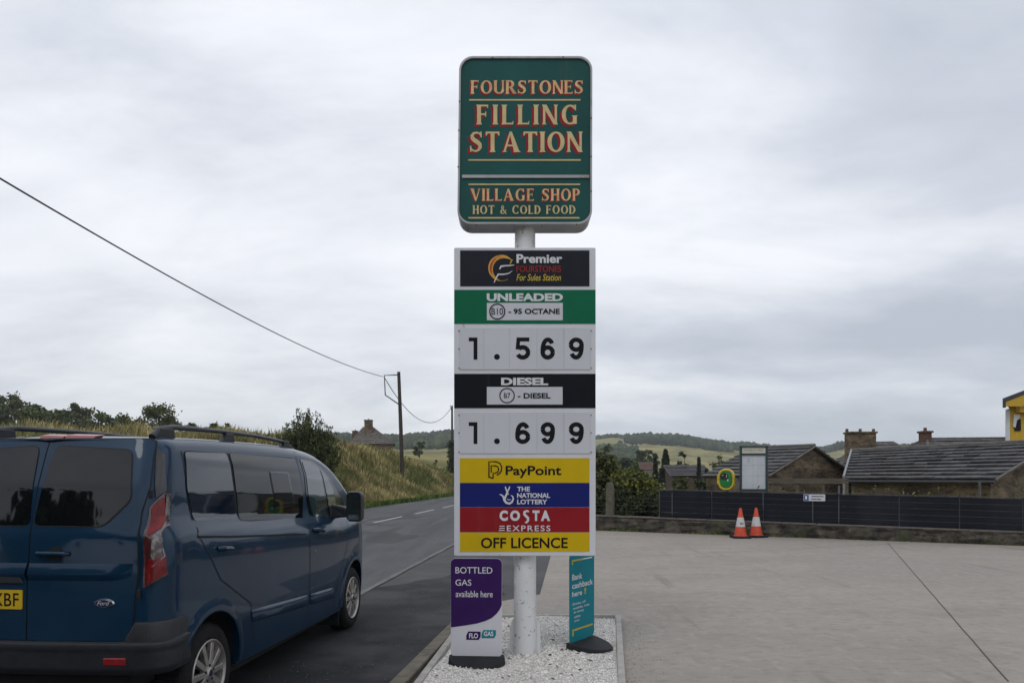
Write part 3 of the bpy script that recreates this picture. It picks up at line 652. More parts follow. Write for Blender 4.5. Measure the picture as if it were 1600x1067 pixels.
# cash machine: teal, turned away
pL, pR = gp(891, 1019), gp(925, 1006)
tl = thing('forecourt_sign', 'narrow teal cashback panel sign turned sideways on a rounded black foot', 'sign', ((pL.x + pR.x) / 2, (pL.y + pR.y) / 2 - .12, .045), math.atan2(pR.y - pL.y, pR.x - pL.x))
tw = .46
half_foot(tl, tw * .95, .30, .02, .07)
tp = MB().prism([(x, 0, z) for x, z in rrect(-tw / 2, tw / 2, .07, .90, .05)], (0, .012, 0)).build('panel', M_teal, tl, bevel=.003)
def tx(t, u0, u1, v0, v1, m=M_lwhite, **k): return lettering(t, (-tw / 2 + u0 * tw, -tw / 2 + u1 * tw, .07 + v0 * .83, .07 + v1 * .83), -.002, m, tp, **k)
M_oy = mat('sign_gold', (.50, .36, .02), .5, .1, 4)
tx('Bank', .07, .48, .695, .76, bold=.02); tx('cashback', .07, .93, .60, .665, bold=.02); tx('here', .07, .47, .51, .57, bold=.02); tx('!', .56, .64, .51, .58, M_oy, bold=.03)
for k, (t, u) in enumerate((('Drinks, off', .62), ('mobile, info', .78), ('to every', .55), ('online', .40), ('phone', .36))): tx(t, .09 + .02 * k, u, .41 - .048 * k, .44 - .048 * k, bold=.012)
def trect(u0, u1, v0, v1, m): MB().box((-tw / 2 + (u0 + u1) / 2 * tw, -.001, .07 + (v0 + v1) / 2 * .83), ((u1 - u0) * tw, .003, (v1 - v0) * .83)).build('accent_bar', m, tp)
trect(.08, .92, .125, .145, M_oy); trect(.08, .13, .07, .12, M_oy); trect(.06, .5, .905, .922, M_oy); trect(.52, .9, .908, .922, M_lwhite); trect(.06, .10, .87, .904, M_oy)

# ------------------------------------------------------------------ wall, fences and what stands along them
def wall_at(px):
    k = (px - 800) / F; s = (k * WA.y - WA.x) / (WD.x - k * WD.y); return WA + WD * s
def wlen(p): return (p - WA).dot(WD)
WANG = math.atan2(WD.y, WD.x)
S0, S1 = wlen(wall_at(1028)), wlen(wall_at(1600))
def top_z(s): return 1.27 + (s - S0) / (S1 - S0) * (1.14 - 1.27)
def bot_z(s): return 0.455 + (s - S0) / (S1 - S0) * (0.345 - 0.455)
M_stonew = mat('rough_wall_stone', (0.030, 0.026, 0.021), .95, .35, 3.5, 8, base2=(0.075, 0.064, 0.050), bump=1.0, bscale=9, bdist=.05)
layer_noise(M_stonew, (0.17, 0.15, 0.125), 6, .62, .68, .7)
layer_noise(M_stonew, (0.012, 0.010, 0.009), 4.2, .52, .60, .8, stretch=(.7, 1, 1.6))
layer_noise(M_stonew, (0.04, 0.055, 0.018), 2.2, .54, .64, .7, stretch=(1, 1, 2))
M_cope = mat('wall_coping', (0.12, 0.105, 0.088), .95, .25, 5, 6, bump=.6, bscale=30)
lw = thing('low_stone_wall', 'low dark mossy stone wall along the back of the concrete forecourt', 'wall', (WA.x, WA.y, 0), WANG)
# local frame of the wall: x along it, y away from the camera
N = 150; Lw = 27.0; V = []
def wob(x, k): return 0.025 * math.sin(x * 2.1 + k) + 0.02 * math.sin(x * 5.3 + 2 * k) + random.uniform(-.015, .015)
rows = [(0.03, 0.0), (0.0, .12), (.02, .24), (.01, .34), (.05, None), (.36, None), (.36, 0)]
for i in range(N + 1):
    x = -1.2 + (Lw) * i / N; bt = bot_z(x) - .035
    for r, (yy, zz) in enumerate(rows): V.append((x, yy + wob(x, r) * (zz is not None), bt if zz is None else min(zz, bt)))
k = len(rows); MB().add(V, [(i * k + r, (i + 1) * k + r, (i + 1) * k + r + 1, i * k + r + 1) for i in range(N) for r in range(k - 1)] + [tuple(range(k))[::-1], tuple(N * k + r for r in range(k))]).build('wall_stones', M_stonew, lw)
mb = MB(); x = -1.2
while x < Lw - 1.5:
    w = random.uniform(.7, 1.3); b0 = bot_z(x + w / 2)
    mb.box((x + w / 2, .2 + random.uniform(-.01, .01), b0 - .018), (w - .012, .37, .04), random.uniform(-.006, .006)); x += w
mb.build('coping', M_cope, lw, bevel=.01)
P = [(x, random.uniform(-.10, .04), 0.02) for x in RNG.uniform(-1, Lw - 2, 5)]
M_slat = mat('black_slat', (0.010, 0.012, 0.018), .42, .25, 3, 5, stretch=(.15, 1, 6), spec=.35)
layer_noise(M_slat, (0.022, 0.024, 0.03), 1.1, .5, .65, .6, stretch=(1, 1, .3))
M_post = mat('galvanised_post', (0.11, 0.11, 0.115), .5, .15, 9, metal=.4)
sf = thing('slat_fence', 'black horizontal slat fence standing on the low stone wall', 'fence', (WA.x, WA.y, 0), WANG)
posts_px = [1028, 1048, 1110, 1191, 1269, 1310, 1405, 1500, 1600, 1712, 1840]
ss = [wlen(wall_at(p)) for p in posts_px]
for a, b in zip(ss[:-1], ss[1:]):
    mb = MB(); nb = 5
    for q in range(nb):
        za = [bot_z(s) + .01 + (top_z(s) - bot_z(s) - .02) * q / nb for s in (a + .012, b - .012)]
        zb = [bot_z(s) + .01 + (top_z(s) - bot_z(s) - .02) * (q + 1) / nb - .005 for s in (a + .012, b - .012)]
        p = [(a + .012, .15, za[0]), (b - .012, .15, za[1]), (b - .012, .15, zb[1]), (a + .012, .15, zb[0])]
        mb.prism(p, (0, .035, 0))
    mb.build('slat_panel', M_slat, sf, bevel=.006)
for p, s in zip(posts_px, ss):
    tall = .22 if p == 1310 else (-.10 if p in (1110, 1269) else .012)
    MB().box((s, .215, (top_z(s) + tall) / 2 + .15), (.05, .05, top_z(s) + tall - .3)).build('post', M_post, sf, bevel=.004)
    if p in (1048, 1269, 1310, 1191): MB().box((s, .146, (top_z(s) + bot_z(s)) / 2 + (.18 if p == 1191 else 0)), (.022, .008, (top_z(s) - bot_z(s)) * (.5 if p == 1191 else .8))).build('clamp_strip', M_post, sf)
mb = MB(); mb.prism([(ss[0], .146, top_z(ss[0])), (ss[-1], .146, top_z(ss[-1])), (ss[-1], .146, top_z(ss[-1]) + .018), (ss[0], .146, top_z(ss[0]) + .018)], (0, .045, 0)); mb.build('top_rail', mat('dark_rail', (.06, .06, .065), .5, .2, 6), sf)
# small white and blue notice fixed to the fence
s = wlen(wall_at(1271.5)); sg = thing('fence_notice', 'small white notice with a blue square fixed to the black slat fence', 'notice', tuple(WA + WD * s + WN * .138), WANG)
zc = EYE - (777.5 - YH) / F * wall_at(1271.5).y
nb_ = MB().box((0, 0, zc), (.54, .008, .18)).build('board', M_panel, sg, bevel=.002)
MB().box((-.2, -.006, zc), (.12, .004, .155)).build('blue_square', mat('notice_blue', (.02, .06, .22), .5, .1, 5), nb_)
for (a, b, z) in ((-.07, .16, .035), (.165, .23, .035), (-.08, .06, -.035), (.07, .17, -.04)): MB().box(((a + b) / 2, -.006, zc + z), (b - a, .003, .022)).build('print_line', M_ink, nb_)
MB().box((-.205, -.009, zc), (.05, .003, .09)).build('symbol', M_lwhite, nb_)

# wire fence and leaning concrete post on the left part of the wall
M_wire = mat('fence_wire', (.05, .05, .05), .6, .2, 5, metal=.3)
wf = thing('wire_fence', 'old strained wire fence in front of the green shrubs left of the black slats', 'fence', (WA.x, WA.y, 0), WANG)
sa, sb = -1.1, S0
for i, z in enumerate((.62, .80, 1.0, 1.22, 1.60)):
    ext = 2.2 if i == 4 else 0
    MB().tube([(sa + (sb + ext - sa) * t, .18, z + .01 * math.sin(9 * t + i) - .02 * math.sin(math.pi * t)) for t in np.linspace(0, 1, 14)], .0055, 5).build('wire', M_wire, wf)
for s_, h in ((-1.0, 1.7), (sb + 2.2, 1.62)): MB().tube([(s_, .19, .2), (s_ + .02, .19, h)], .035, 8).build('post', M_post, wf)
pc = wall_at(949); cp = thing('concrete_post', 'weathered pale concrete fence post leaning in front of the shrubs', 'post', tuple(pc + WN * .12), WANG)
M_cpost = mat('weathered_concrete', (.105, .094, .072), .95, .3, 9, 6, bump=.7, bscale=40)
layer_noise(M_cpost, (.06, .065, .03), 4, .5, .6, .7)
MB().prism([(-.12, 0, .35), (.13, 0, .35), (.125, 0, 1.2), (.10, 0, 1.42), (.03, 0, 1.5), (-.09, 0, 1.43)], (0, .18, 0)).build('shaft', M_cpost, cp, bevel=.02)
MB().tube([(0, .09, 1.47), (.01, .09, 1.62)], .012, 6).build('iron_pin', M_wire, cp)

# two traffic cones
M_cone = mat('cone_orange', (.50, .055, .018), .55, .15, 8, bump=.1, bscale=30)
M_slv = mat('cone_sleeve', (.52, .52, .52), .5, .12, 12); layer_noise(M_slv, (.22, .2, .18), 12, .55, .65, .6)
def cone():
    c = thing('traffic_cone', 'orange and white traffic cone on a black base, larger and nearer of the pair by the wall', 'traffic cone', (0, 0, 0), 0, 'traffic cones by the low wall')
    pts = rrect(-.24, .24, -.24, .24, .06, 4)
    MB().prism([(x, y, 0) for x, y in pts], (0, 0, .06)).build('base', M_rub, c, bevel=.008)
    r = lambda z: .165 - (.165 - .032) * (z - .06) / (.80 - .06)
    cb = MB().lathe([(r(.06) + .03, .06), (r(.075) + .004, .075), (r(.78), .78), (.028, .80), (.015, .803)], n=28).build('cone_body', M_cone, c, smooth=True)
    MB().lathe([(r(.30) + .002, .30), (r(.30) + .006, .302), (r(.55) + .006, .548), (r(.55) + .002, .55)], n=28, cap=False).build('white_sleeve', M_slv, c, smooth=True)
    m = MB()
    for k in range(3):
        zz = .37; a0 = -1.95 + .28 * k
        m.add([((r(z) + .009) * math.cos(a), (r(z) + .009) * math.sin(a), z) for z in (zz, zz + .045) for a in (a0, a0 + .1, a0 + .2)], [(0, 1, 4, 3), (1, 2, 5, 4)])
    m.build('stencil_mark', mat('stencil_dark', (.12, .05, .03), .6, .2, 9), c)
    return c
c1 = cone(); p = gp(1157, 841.0); c1.location = (p.x, p.y, .016)
c2 = c1.copy(); C.objects.link(c2); p = gp(1181.5, 839.8); c2.location = (p.x, p.y, .016); c2.rotation_euler = (0, 0, .5)
c2['label'] = 'orange and white traffic cone with the plain sleeve, tucked to the right of its twin'
for ch in c1.children:
    if ch.name.startswith('stencil'): continue
    d = ch.copy(); C.objects.link(d); d.parent = c2
c2['label'] = 'traffic cone standing right of its twin, its base overlapped by the other'
c1['label'] = 'traffic cone with dark stencil marks on its sleeve, left one of the pair'

# defibrillator cabinet and parish notice board behind the fence
pa = wall_at(1130) + WN * .42; YA = pa.y
dc = thing('defibrillator_cabinet', 'oval yellow cabinet with a green front standing above the black fence', 'cabinet', (pa.x, pa.y, 0), R(-24))
M_cy = mat('cabinet_yellow', (.55, .40, .012), .35, .1, 4, coat=.3); M_cg = mat('cabinet_green', (.006, .17, .035), .35, .12, 4, coat=.3)
zc = EYE - (749 - YH) / F * YA; hw, hh = .235, .305
def oval(sx_, sz_, n=40): return [(sx_ * math.copysign(abs(math.cos(t)) ** .8, math.cos(t)), sz_ * math.copysign(abs(math.sin(t)) ** .8, math.sin(t))) for t in np.linspace(0, 2 * math.pi, n, endpoint=False)]
def ovalring(levels):
    mb = MB(); n = 40; v = []
    for (a, b, y) in levels: v += [(x, y, zc + z) for x, z in oval(a, b, n)]
    mb.add(v, [(k * n + i, k * n + (i + 1) % n, (k + 1) * n + (i + 1) % n, (k + 1) * n + i) for k in range(len(levels) - 1) for i in range(n)] + [tuple(range(n)), tuple((len(levels) - 1) * n + i for i in range(n))[::-1]])
    return mb
cab_ = ovalring([(hw * .86, hh * .88, .17), (hw, hh, .13), (hw * 1.03, hh * 1.02, .02), (hw, hh, -.06), (hw * .93, hh * .95, -.085), (hw * .80, hh * .85, -.08), (hw * .78, hh * .83, -.06)]).build('shell', M_cy, dc, smooth=True)
ovalring([(hw * .77, hh * .82, -.055), (hw * .70, hh * .76, -.075), (hw * .3, hh * .3, -.085)]).build('green_door', M_cg, dc, smooth=True)
MB().prism([(x * .11 - .045, -.088, zc + .085 + z * .1) for x, z in oval(1, 1, 20)], (0, .01, 0)).build('window', mat('dark_window', (.025, .02, .016), .2, .3, 5, coat=.5), dc)
for (x, z, w, h, a) in ((.02, .10, .012, .09, .7), (.055, -.02, .03, .06, .25), (-.09, .12, .05, .012, .5)): MB().box((x, -.095, zc + z), (w, .004, h)).build('mark', M_lwhite, dc)
MB().box((-.24, -.03, zc + .01), (.02, .05, .26)).build('hinge', M_cream, dc)
for k in range(3): MB().box((.225, -.02, zc - .14 + k * .14), (.03, .07, .05)).build('latch', M_cy, dc, bevel=.006)
MB().box((0, .19, zc / 2 - .25), (.08, .06, zc + .5 + .2)).build('post', M_slat, dc)
pb = wall_at(1172) + WN * .55; YB = pb.y; kx = YB / F
nbd = thing('notice_board', 'tall dark green framed notice board with cream header and pinned white sheet', 'notice board', (pb.x, pb.y, 0), R(-6))
M_ng = mat('board_green', (.008, .030, .030), .45, .15, 5, coat=.2)
bw = 42.5 * kx; zt, zb = EYE - (696.5 - YH) * kx, EYE - (767 - YH) * kx
for s_ in (-1, 1): MB().box((s_ * (bw / 2 - .03), 0, zt / 2 - .4), (.06, .09, zt + .8)).build('post', M_ng, nbd, bevel=.004)
MB().box((0, .03, (zt + zb) / 2 - .02), (bw - .12, .04, zt - zb - .06)).build('back_board', M_ng, nbd)
hz0, hz1 = zt - .055 - .155, zt - .045
hd = MB().box((0, -.02, (hz0 + hz1) / 2), (bw - .13, .03, hz1 - hz0)).build('header', mat('header_cream', (.50, .49, .40), .5, .08, 4), nbd)
for k, (a, b) in enumerate(((-.27, -.16), (-.14, -.03), (-.01, .06), (.10, .25))): MB().box(((a + b) / 2, -.037, (hz0 + hz1) / 2), (b - a, .003, .028)).build('header_mark', mat('faded_mark', (.28, .3, .26), .6, .2, 20), hd)
MB().box((0, -.015, zt - .02), (bw + .02, .11, .04)).build('top_rail', M_ng, nbd, bevel=.004)
MB().box((0, -.025, hz0 - .03), (bw - .12, .05, .05)).build('middle_rail', M_ng, nbd); MB().box((0, -.025, zb + .03), (bw - .12, .05, .06)).build('bottom_rail', M_ng, nbd)
sh = MB().box((0, -.01, (hz0 - .055 + zb + .06) / 2), (bw - .125, .012, hz0 - .055 - zb - .06)).build('notice_sheet', mat('notice_paper', (.46, .49, .52), .3, .06, 2.2, coat=.5), nbd)
mb = MB(); sz0, sz1 = zb + .07, hz0 - .06
for x in (-.02, .12): mb.box((x, -.018, (sz0 + sz1) / 2), (.006, .002, sz1 - sz0))
for t in (.38, .71): mb.box((0, -.018, sz0 + (sz1 - sz0) * t), (bw - .14, .002, .007))
mb.build('grid_line', mat('grid_grey', (.28, .31, .34), .5, .1, 4), sh)
for x, t, w, h in ((-.14, .86, .1, .14), (.2, .8, .05, .1), (.18, .62, .06, .05), (.2, .5, .05, .04)): MB().box((x, -.018, sz0 + (sz1 - sz0) * t), (w, .002, h)).build('pinned_paper', mat('paper_grey', (.40, .44, .46), .5, .1, 6), sh)

# ------------------------------------------------------------------ stone buildings beyond the fence
M_sand = mat('brown_sandstone', (.060, .046, .031), .95, .35, 1.1, 9, base2=(.155, .115, .070), bump=1.0, bscale=5, bdist=.06, stretch=(1, 1, 2.6))
layer_noise(M_sand, (.20, .155, .105), 2.6, .56, .64, .6, stretch=(1, 1, 2.2))
layer_noise(M_sand, (.035, .028, .022), 3.4, .55, .63, .75, stretch=(1, 1, 3))
M_slate = mat('stone_slate', (.048, .047, .048), .75, .2, 5, 6, base2=(.070, .068, .068), island=.32, bump=.5, bscale=18, bdist=.015)
layer_noise(M_slate, (.17, .165, .155), 3.5, .64, .70, .6); layer_noise(M_slate, (.055, .05, .03), 1.2, .56, .66, .6)
M_ridge = mat('ridge_stone', (.11, .10, .09), .9, .25, 4, bump=.4)
M_brick = mat('chimney_brick', (.105, .055, .040), .9, .25, 9, bump=.6, bscale=30)
M_timber = mat('weathered_timber', (.095, .080, .060), .9, .3, 4, 6, stretch=(.4, 1, 5), bump=.4)
def tiles(mb, E0, E1, R0, R1, nc, th=.035, wmin=.3, wmax=.6, jit=.02):
    """Overlapping slates between the eave line E0-E1 and the ridge line R0-R1."""
    E0, E1, R0, R1 = map(Vector, (E0, E1, R0, R1)); nrm = (E1 - E0).cross(R0 - E0).normalized()
    if nrm.z < 0: nrm = -nrm
    L = max((E1 - E0).length, (R1 - R0).length)
    pt = lambda u, v: (E0.lerp(E1, u)).lerp(R0.lerp(R1, u), v)
    vs = [1 - (1 - k / nc) ** 1.0 for k in range(nc + 1)]
    for c in range(nc):
        u = 0
        while u < 1:
            w = random.uniform(wmin, wmax) / L; u2 = min(1, u + w)
            if 1 - u2 < .3 * w: u2 = 1
            v0 = vs[c] - jit * random.random() / nc * 2; v1 = min(1.0, vs[c + 1] + .12 / nc)
            lo, hi = th * random.uniform(1.5, 2.1), th * .25; g = .004 / L
            a, b, d, e = pt(u + g, v0), pt(u2 - g, v0), pt(u2 - g, v1), pt(u + g, v1)
            top = [a + nrm * lo, b + nrm * lo, d + nrm * hi, e + nrm * hi]; bot = [a + nrm * (lo - th), b + nrm * (lo - th)]
            mb.add(top + bot, [(0, 1, 2, 3), (4, 5, 1, 0)]); u = u2
    return mb
def gable_house(name, label, A, B, along, z0, ze, zr, nc=10, over=.15, wallm=None, roofm=None, along2=None, cat='building', th=.035, wid=(.3, .6)):
    """A, B: ground corners of the near gable (x, y); along: vector of the ridge away from it."""
    wallm = wallm or M_sand; roofm = roofm or M_slate
    A, B = Vector((*A, 0)), Vector((*B, 0)); D = Vector((*along, 0)); D2 = Vector((*(along2 or along), 0)); O = A.copy()
    t = thing(name, label, cat, tuple(O)); B = B - O; A = A - O; Mx = (A + B) / 2
    Z = lambda p, z: (p.x, p.y, z)
    near = [Z(A, z0), Z(B, z0), Z(B, ze), Z(Mx, zr - .03), Z(A, ze)]; far = [Z(A + D, z0), Z(B + D, z0), Z(B + D, ze), Z(Mx + D2, zr - .03), Z(A + D, ze)]
    mb = MB().add(near + far, [(0, 1, 2, 3, 4), (9, 8, 7, 6, 5), (0, 4, 9, 5), (1, 6, 7, 2)]); mb.build('wall', wallm, t)
    u = (B - A).normalized(); d = D.normalized(); sl = (zr - ze) / ((B - A).length / 2)
    mb = MB(); o1, o2 = -d * over, d * over
    for (P0, sg_) in ((A, -1), (B, 1)):
        e0 = Vector(Z(P0 + u * sg_ * .12 + o1, ze - sl * .12)); e1 = Vector(Z(P0 + D + u * sg_ * .12 + o2, ze - sl * .12)); r0 = Vector(Z(Mx + o1, zr)); r1 = Vector(Z(Mx + D2 + o2, zr))
        mb.add([e0, e1, r1, r0], [(0, 1, 2, 3)]); tiles(mb, e0, e1, r0, r1, nc, th, *wid)
    rf = mb.build('roof', roofm, t)
    MB().tube([Vector(Z(Mx + o1, zr + .02)), Vector(Z(Mx + D2 + o2, zr + .02))], .075, 8).build('ridge', M_ridge, rf)
    for P0 in (A, B): MB().tube([Vector(Z(P0 + o1, ze - .03)), Vector(Z(Mx + o1, zr - .03))], .05, 4).build('verge', M_ridge, rf)
    return t
def chimney(parent, c, w, d, z0, z1, m, pots=2, rz=0.0):
    ch = MB().box((c[0], c[1], (z0 + z1) / 2), (w, d, z1 - z0), rz).build('chimney', m, parent)
    MB().box((c[0], c[1], z1 + .05), (w + .14, d + .14, .1), rz).build('cap', m, ch, bevel=.02)
    for k in range(pots): MB().lathe([(.10, 0), (.085, .03), (.075, .15), (.09, .17)], (c[0] + (k - (pots - 1) / 2) * w * .55, c[1], z1 + .1), n=12).build('chimney_pot', M_brick, ch)
    return ch
# gable shed
gable_house('stone_outbuilding', 'low brown stone outbuilding with its gable end behind the notice on the fence', (9.27, 27.0), (14.2, 30.7), (-1.6, 2.1), -1.2, 1.70, 2.86, 9)
# long slate-roofed shed, corner toward the forecourt
Cx = Vector((14.39, 22.0)); e = Vector((-.6, .8)); g = Vector((.8, .6))
ls = thing('stone_barn', 'long stone barn under a big stone-slate roof behind the right end of the fence', 'building', (Cx.x, Cx.y, 0))
Lp = e * 4.55; Rp0 = g * 5.0; Rp1 = Vector((14.05, 30.4)) - Cx; zE, zR = 1.60, 2.86
w3 = lambda p, z: Vector((p.x, p.y, z))
MB().add([w3(Vector((0, 0)) + (e + g) * .12, -1.5), w3(Lp - e * .1 + g * .12, -1.5), w3(Lp - e * .1 + g * .12, zE - .05), w3((e + g) * .12, zE - .05), w3(Rp0 * 2, -1.5), w3(Rp0 * 2, zE - .05), w3(Rp0 + e * .12, zR - .06), w3(Rp1 - e * .1, zR - .08), w3(Rp1 * 1 + g * 4, -1.5), w3(Rp1 + g * 4, zE)],
         [(1, 0, 3, 2), (0, 4, 5, 6, 3), (2, 7, 9, 8, 1)]).build('wall', M_sand, ls)
mb = MB(); E0, E1, Q0, Q1 = w3(-g * .15 - e * .1, zE - .04), w3(Lp - g * .15, zE - .04), w3(Rp0 - e * .1, zR), w3(Rp1, zR - .14)
mb.add([E0, E1, Q1, Q0], [(0, 1, 2, 3)]); tiles(mb, E0, E1, Q0, Q1, 10, .05, .35, .8)
S0_, S1_ = w3(Rp0 * 2 + g * .15 - e * .1, zE - .04), w3(Rp1 + g * 5, zE - .04); mb.add([S0_, S1_, Q1, Q0], [(0, 3, 2, 1)])
rf = mb.build('roof', M_slate, ls); MB().tube([Q0 + Vector((0, 0, .03)), Q1 + Vector((0, 0, .03))], .08, 8).build('ridge', M_ridge, rf)
MB().tube([E0 + Vector((0, 0, .0)), Q0 + Vector((0, 0, .0))], .055, 5).build('verge', M_ridge, rf)
gut = mat('white_downpipe', (.22, .225, .235), .5, .1, 6); M_gut = mat('dark_gutter', (.03, .03, .034), .4, .2, 6)
MB().tube([E0 - w3(g * .05, .06), E1 - w3(g * .05, .06)], .055, 8).build('gutter', M_gut, ls)
MB().tube([E1 + Vector((-.06, -.1, .06)), E1 + Vector((-.06, -.1, -2.6))], .045, 8).build('downpipe', gut, ls)
MB().tube([E1 + Vector((-.03, 0, .1)), Q1 + Vector((-.03, 0, .05))], .04, 6).build('flashing', gut, rf)
MB().tube([E0 + Vector((-.3, .25, -.05)), E0 + Vector((-.3, .25, -2.6))], .04, 8).build('downpipe', M_post, ls)
for q in (.35, .58, .78): MB().box(tuple(w3(Lp * q - g * .0, .95)), (.55, .14, .16), math.atan2(e.y, e.x)).build('vent_opening', M_blk, ls)
# hipped house with the broad chimney
def hip_house(name, label, corners, z0, ze, r0, r1, zr, wallm, roofm, nc=8, cat='house', th=.03):
    O = Vector((*corners[0], 0)); t = thing(name, label, cat, tuple(O)); cs = [Vector((*c, 0)) - O for c in corners]; r0, r1 = Vector((*r0, 0)) - O, Vector((*r1, 0)) - O
    MB().add([(c.x, c.y, z0) for c in cs] + [(c.x, c.y, ze) for c in cs], [(0, 1, 5, 4), (1, 2, 6, 5), (2, 3, 7, 6), (3, 0, 4, 7)]).build('wall', wallm, t)
    ctr = sum(cs, Vector()) / 4; ex = [c + (c - ctr).normalized() * .35 for c in cs]; Z = lambda p, z: Vector((p.x, p.y, z))
    E = [Z(p, ze - .1) for p in ex]; A, B = Z(r0, zr), Z(r1, zr); mb = MB()
    for q in ((E[0], E[1], A, B), (E[1], E[2], B, B), (E[2], E[3], B, A), (E[3], E[0], A, A)):
        mb.add([q[0], q[1], q[3], q[2]], [(0, 1, 2, 3)] if (q[3] - q[2]).length > .01 else [(0, 1, 2)]); tiles(mb, q[0], q[1], q[2], q[3], nc, th, .4, .8)
    rf = mb.build('roof', roofm, t)
    for a, b in ((A, B), (A, E[0]), (B, E[1]), (B, E[2]), (A, E[3])):
        if (a - b).length > .05: MB().tube([a, b], .07, 6).build('ridge', M_ridge, rf)
    MB().add([tuple(x) for x in E], [(3, 2, 1, 0)]).build('soffit', M_timber, t)
    return t, rf
Yh = 42.0; X_ = lambda px, Y: (px - 800) / F * Y
h1, rf = hip_house('stone_cottage', 'dark slate hipped cottage with a very broad stone chimney behind the barn', [(X_(1302, Yh), Yh - 1), (X_(1425, Yh), Yh - 2), (X_(1425, Yh) + 2, Yh + 5), (X_(1302, Yh) + 2, Yh + 6)], -1.5, at(0, 727, Yh).z, (X_(1366, Yh + 2), Yh + 2.5), (X_(1396, Yh + 2), Yh + 2), at(0, 691, Yh + 2).z, M_sand, M_slate)
o = h1.location; chimney(h1, (X_(1344, Yh - .5) - o.x, Yh - .5 - o.y), 40 / F * Yh - .1, .9, 0, at(0, 677.5, Yh - .5).z, M_sand, 3)
# farther roof with brick chimney
Yk = 37.0
t3, rf = hip_house('slate_house', 'slate-roofed house with one small brick chimney, its ridge showing over the barn', [(X_(1425, Yk), Yk - 2), (X_(1680, Yk), Yk - 3), (X_(1680, Yk), Yk + 4), (X_(1425, Yk), Yk + 5)], -1.5, at(0, 722, Yk).z, (X_(1466, Yk), Yk + 1), (X_(1640, Yk), Yk), at(0, 684, Yk).z, M_sand, M_slate)
o = t3.location; chimney(t3, (X_(1463, Yk) - o.x, Yk + 1 - o.y), .40, .5, 2.2, at(0, 674.5, Yk).z, M_brick, 1)
# yellow boarded building
Yy = 33.0; xa = X_(1571.5, Yy)
yb = thing('yellow_building', 'yellow boarded building with a grey metal roof at the far right edge', 'building', (xa, Yy, 0))
M_yb = mat('yellow_boards', (.50, .31, .012), .55, .10, 2, 4, stretch=(9, 1, .6), bump=.3, bscale=5)
M_mroof = mat('grey_sheet_roof', (.10, .115, .135), .45, .15, 3, metal=.2)
ze = at(0, 640, Yy).z; kY = Yy / F
def yx(px): return X_(px, Yy) - xa
w8 = MB().add([(0, 0, -1), (9, 0, -1), (9, 0, ze + 1.6), (4.5, 0, ze + 1.72), (0, 0, ze), (5.4, 7, -1), (14.4, 7, -1), (14.4, 7, ze + 1.6), (9.9, 7, ze + 1.72), (5.4, 7, ze)], [(0, 1, 2, 3, 4), (0, 4, 9, 5), (9, 8, 7, 6, 5)]).build('wall', M_yb, yb)
MB().box((.07, -.02, (ze - 1) / 2), (.17, .05, ze + 1)).build('corner_trim', mat('trim_white', (.55, .57, .60), .5, .08, 5), yb)
ea, eb = Vector((yx(1556), -.5, at(0, 629.5, Yy).z)), Vector((yx(1556) + 5.0, -.5, at(0, 629.5, Yy).z + 1.92))
MB().prism([ea, eb, eb + Vector((0, 0, .14)), ea + Vector((0, 0, .14))], (6.1, 8, 0)).build('roof', M_mroof, yb)
MB().prism([ea + Vector((-.02, -.03, -.26)), ea + Vector((.10, -.03, -.26)), ea + Vector((.10, -.03, 0)), eb + Vector((0, -.03, 0)), eb + Vector((0, -.03, .15)), ea + Vector((-.02, -.03, .15))], (0, .05, 0)).build('barge_board', M_gut, yb)
MB().prism([ea + Vector((.10, -.01, -.20)), ea + Vector((.85, -.01, -.20)), eb + Vector((0, -.01, -.4)), eb + Vector((0, -.01, 0)), ea + Vector((.10, -.01, 0))], (0, .05, 0)).build('fascia', M_yb, yb)
MB().prism([(yx(1586), -.32, at(0, 645, Yy).z), (yx(1612), -.32, at(0, 645, Yy).z), (yx(1612), -.32, at(0, 628, Yy).z), (yx(1586), -.32, at(0, 633, Yy).z)], (0, .3, 0)).build('boxed_eave', M_yb, yb)
MB().box((yx(1589.5), -.02, at(0, 664, Yy).z), (.27, .05, .52)).build('window', M_blk, yb)
MB().prism([(yx(1582), -.06, at(0, 667, Yy).z), (yx(1585.5), -.06, at(0, 668, Yy).z), (yx(1587.5), -.06, at(0, 657, Yy).z), (yx(1592), -.06, at(0, 653, Yy).z), (yx(1592), -.06, at(0, 647.5, Yy).z), (yx(1583), -.06, at(0, 647.5, Yy).z)][::-1], (0, .05, 0)).build('wall_lamp', M_panel, yb)
# board fence behind the black slats, in front of the gable
p0, p1 = at(1192, 752, 24.6), at(1326, 752, 23.6); d_ = (p1 - p0)
tf = thing('timber_fence', 'grey weathered timber rail fence in front of the stone gable', 'fence', (p0.x, p0.y, 0))
for z, h in ((1.52, .17), (.95, .15)):
    MB().box((d_.x / 2, d_.y / 2, z), (d_.length, .04, h), math.atan2(d_.y, d_.x)).build('rail', M_timber, tf)
for q in (.0, .12, .42, .72, .99): MB().box((d_.x * q, d_.y * q + .06, .35), (.09, .08, 2.5), math.atan2(d_.y, d_.x)).build('post', M_timber, tf)

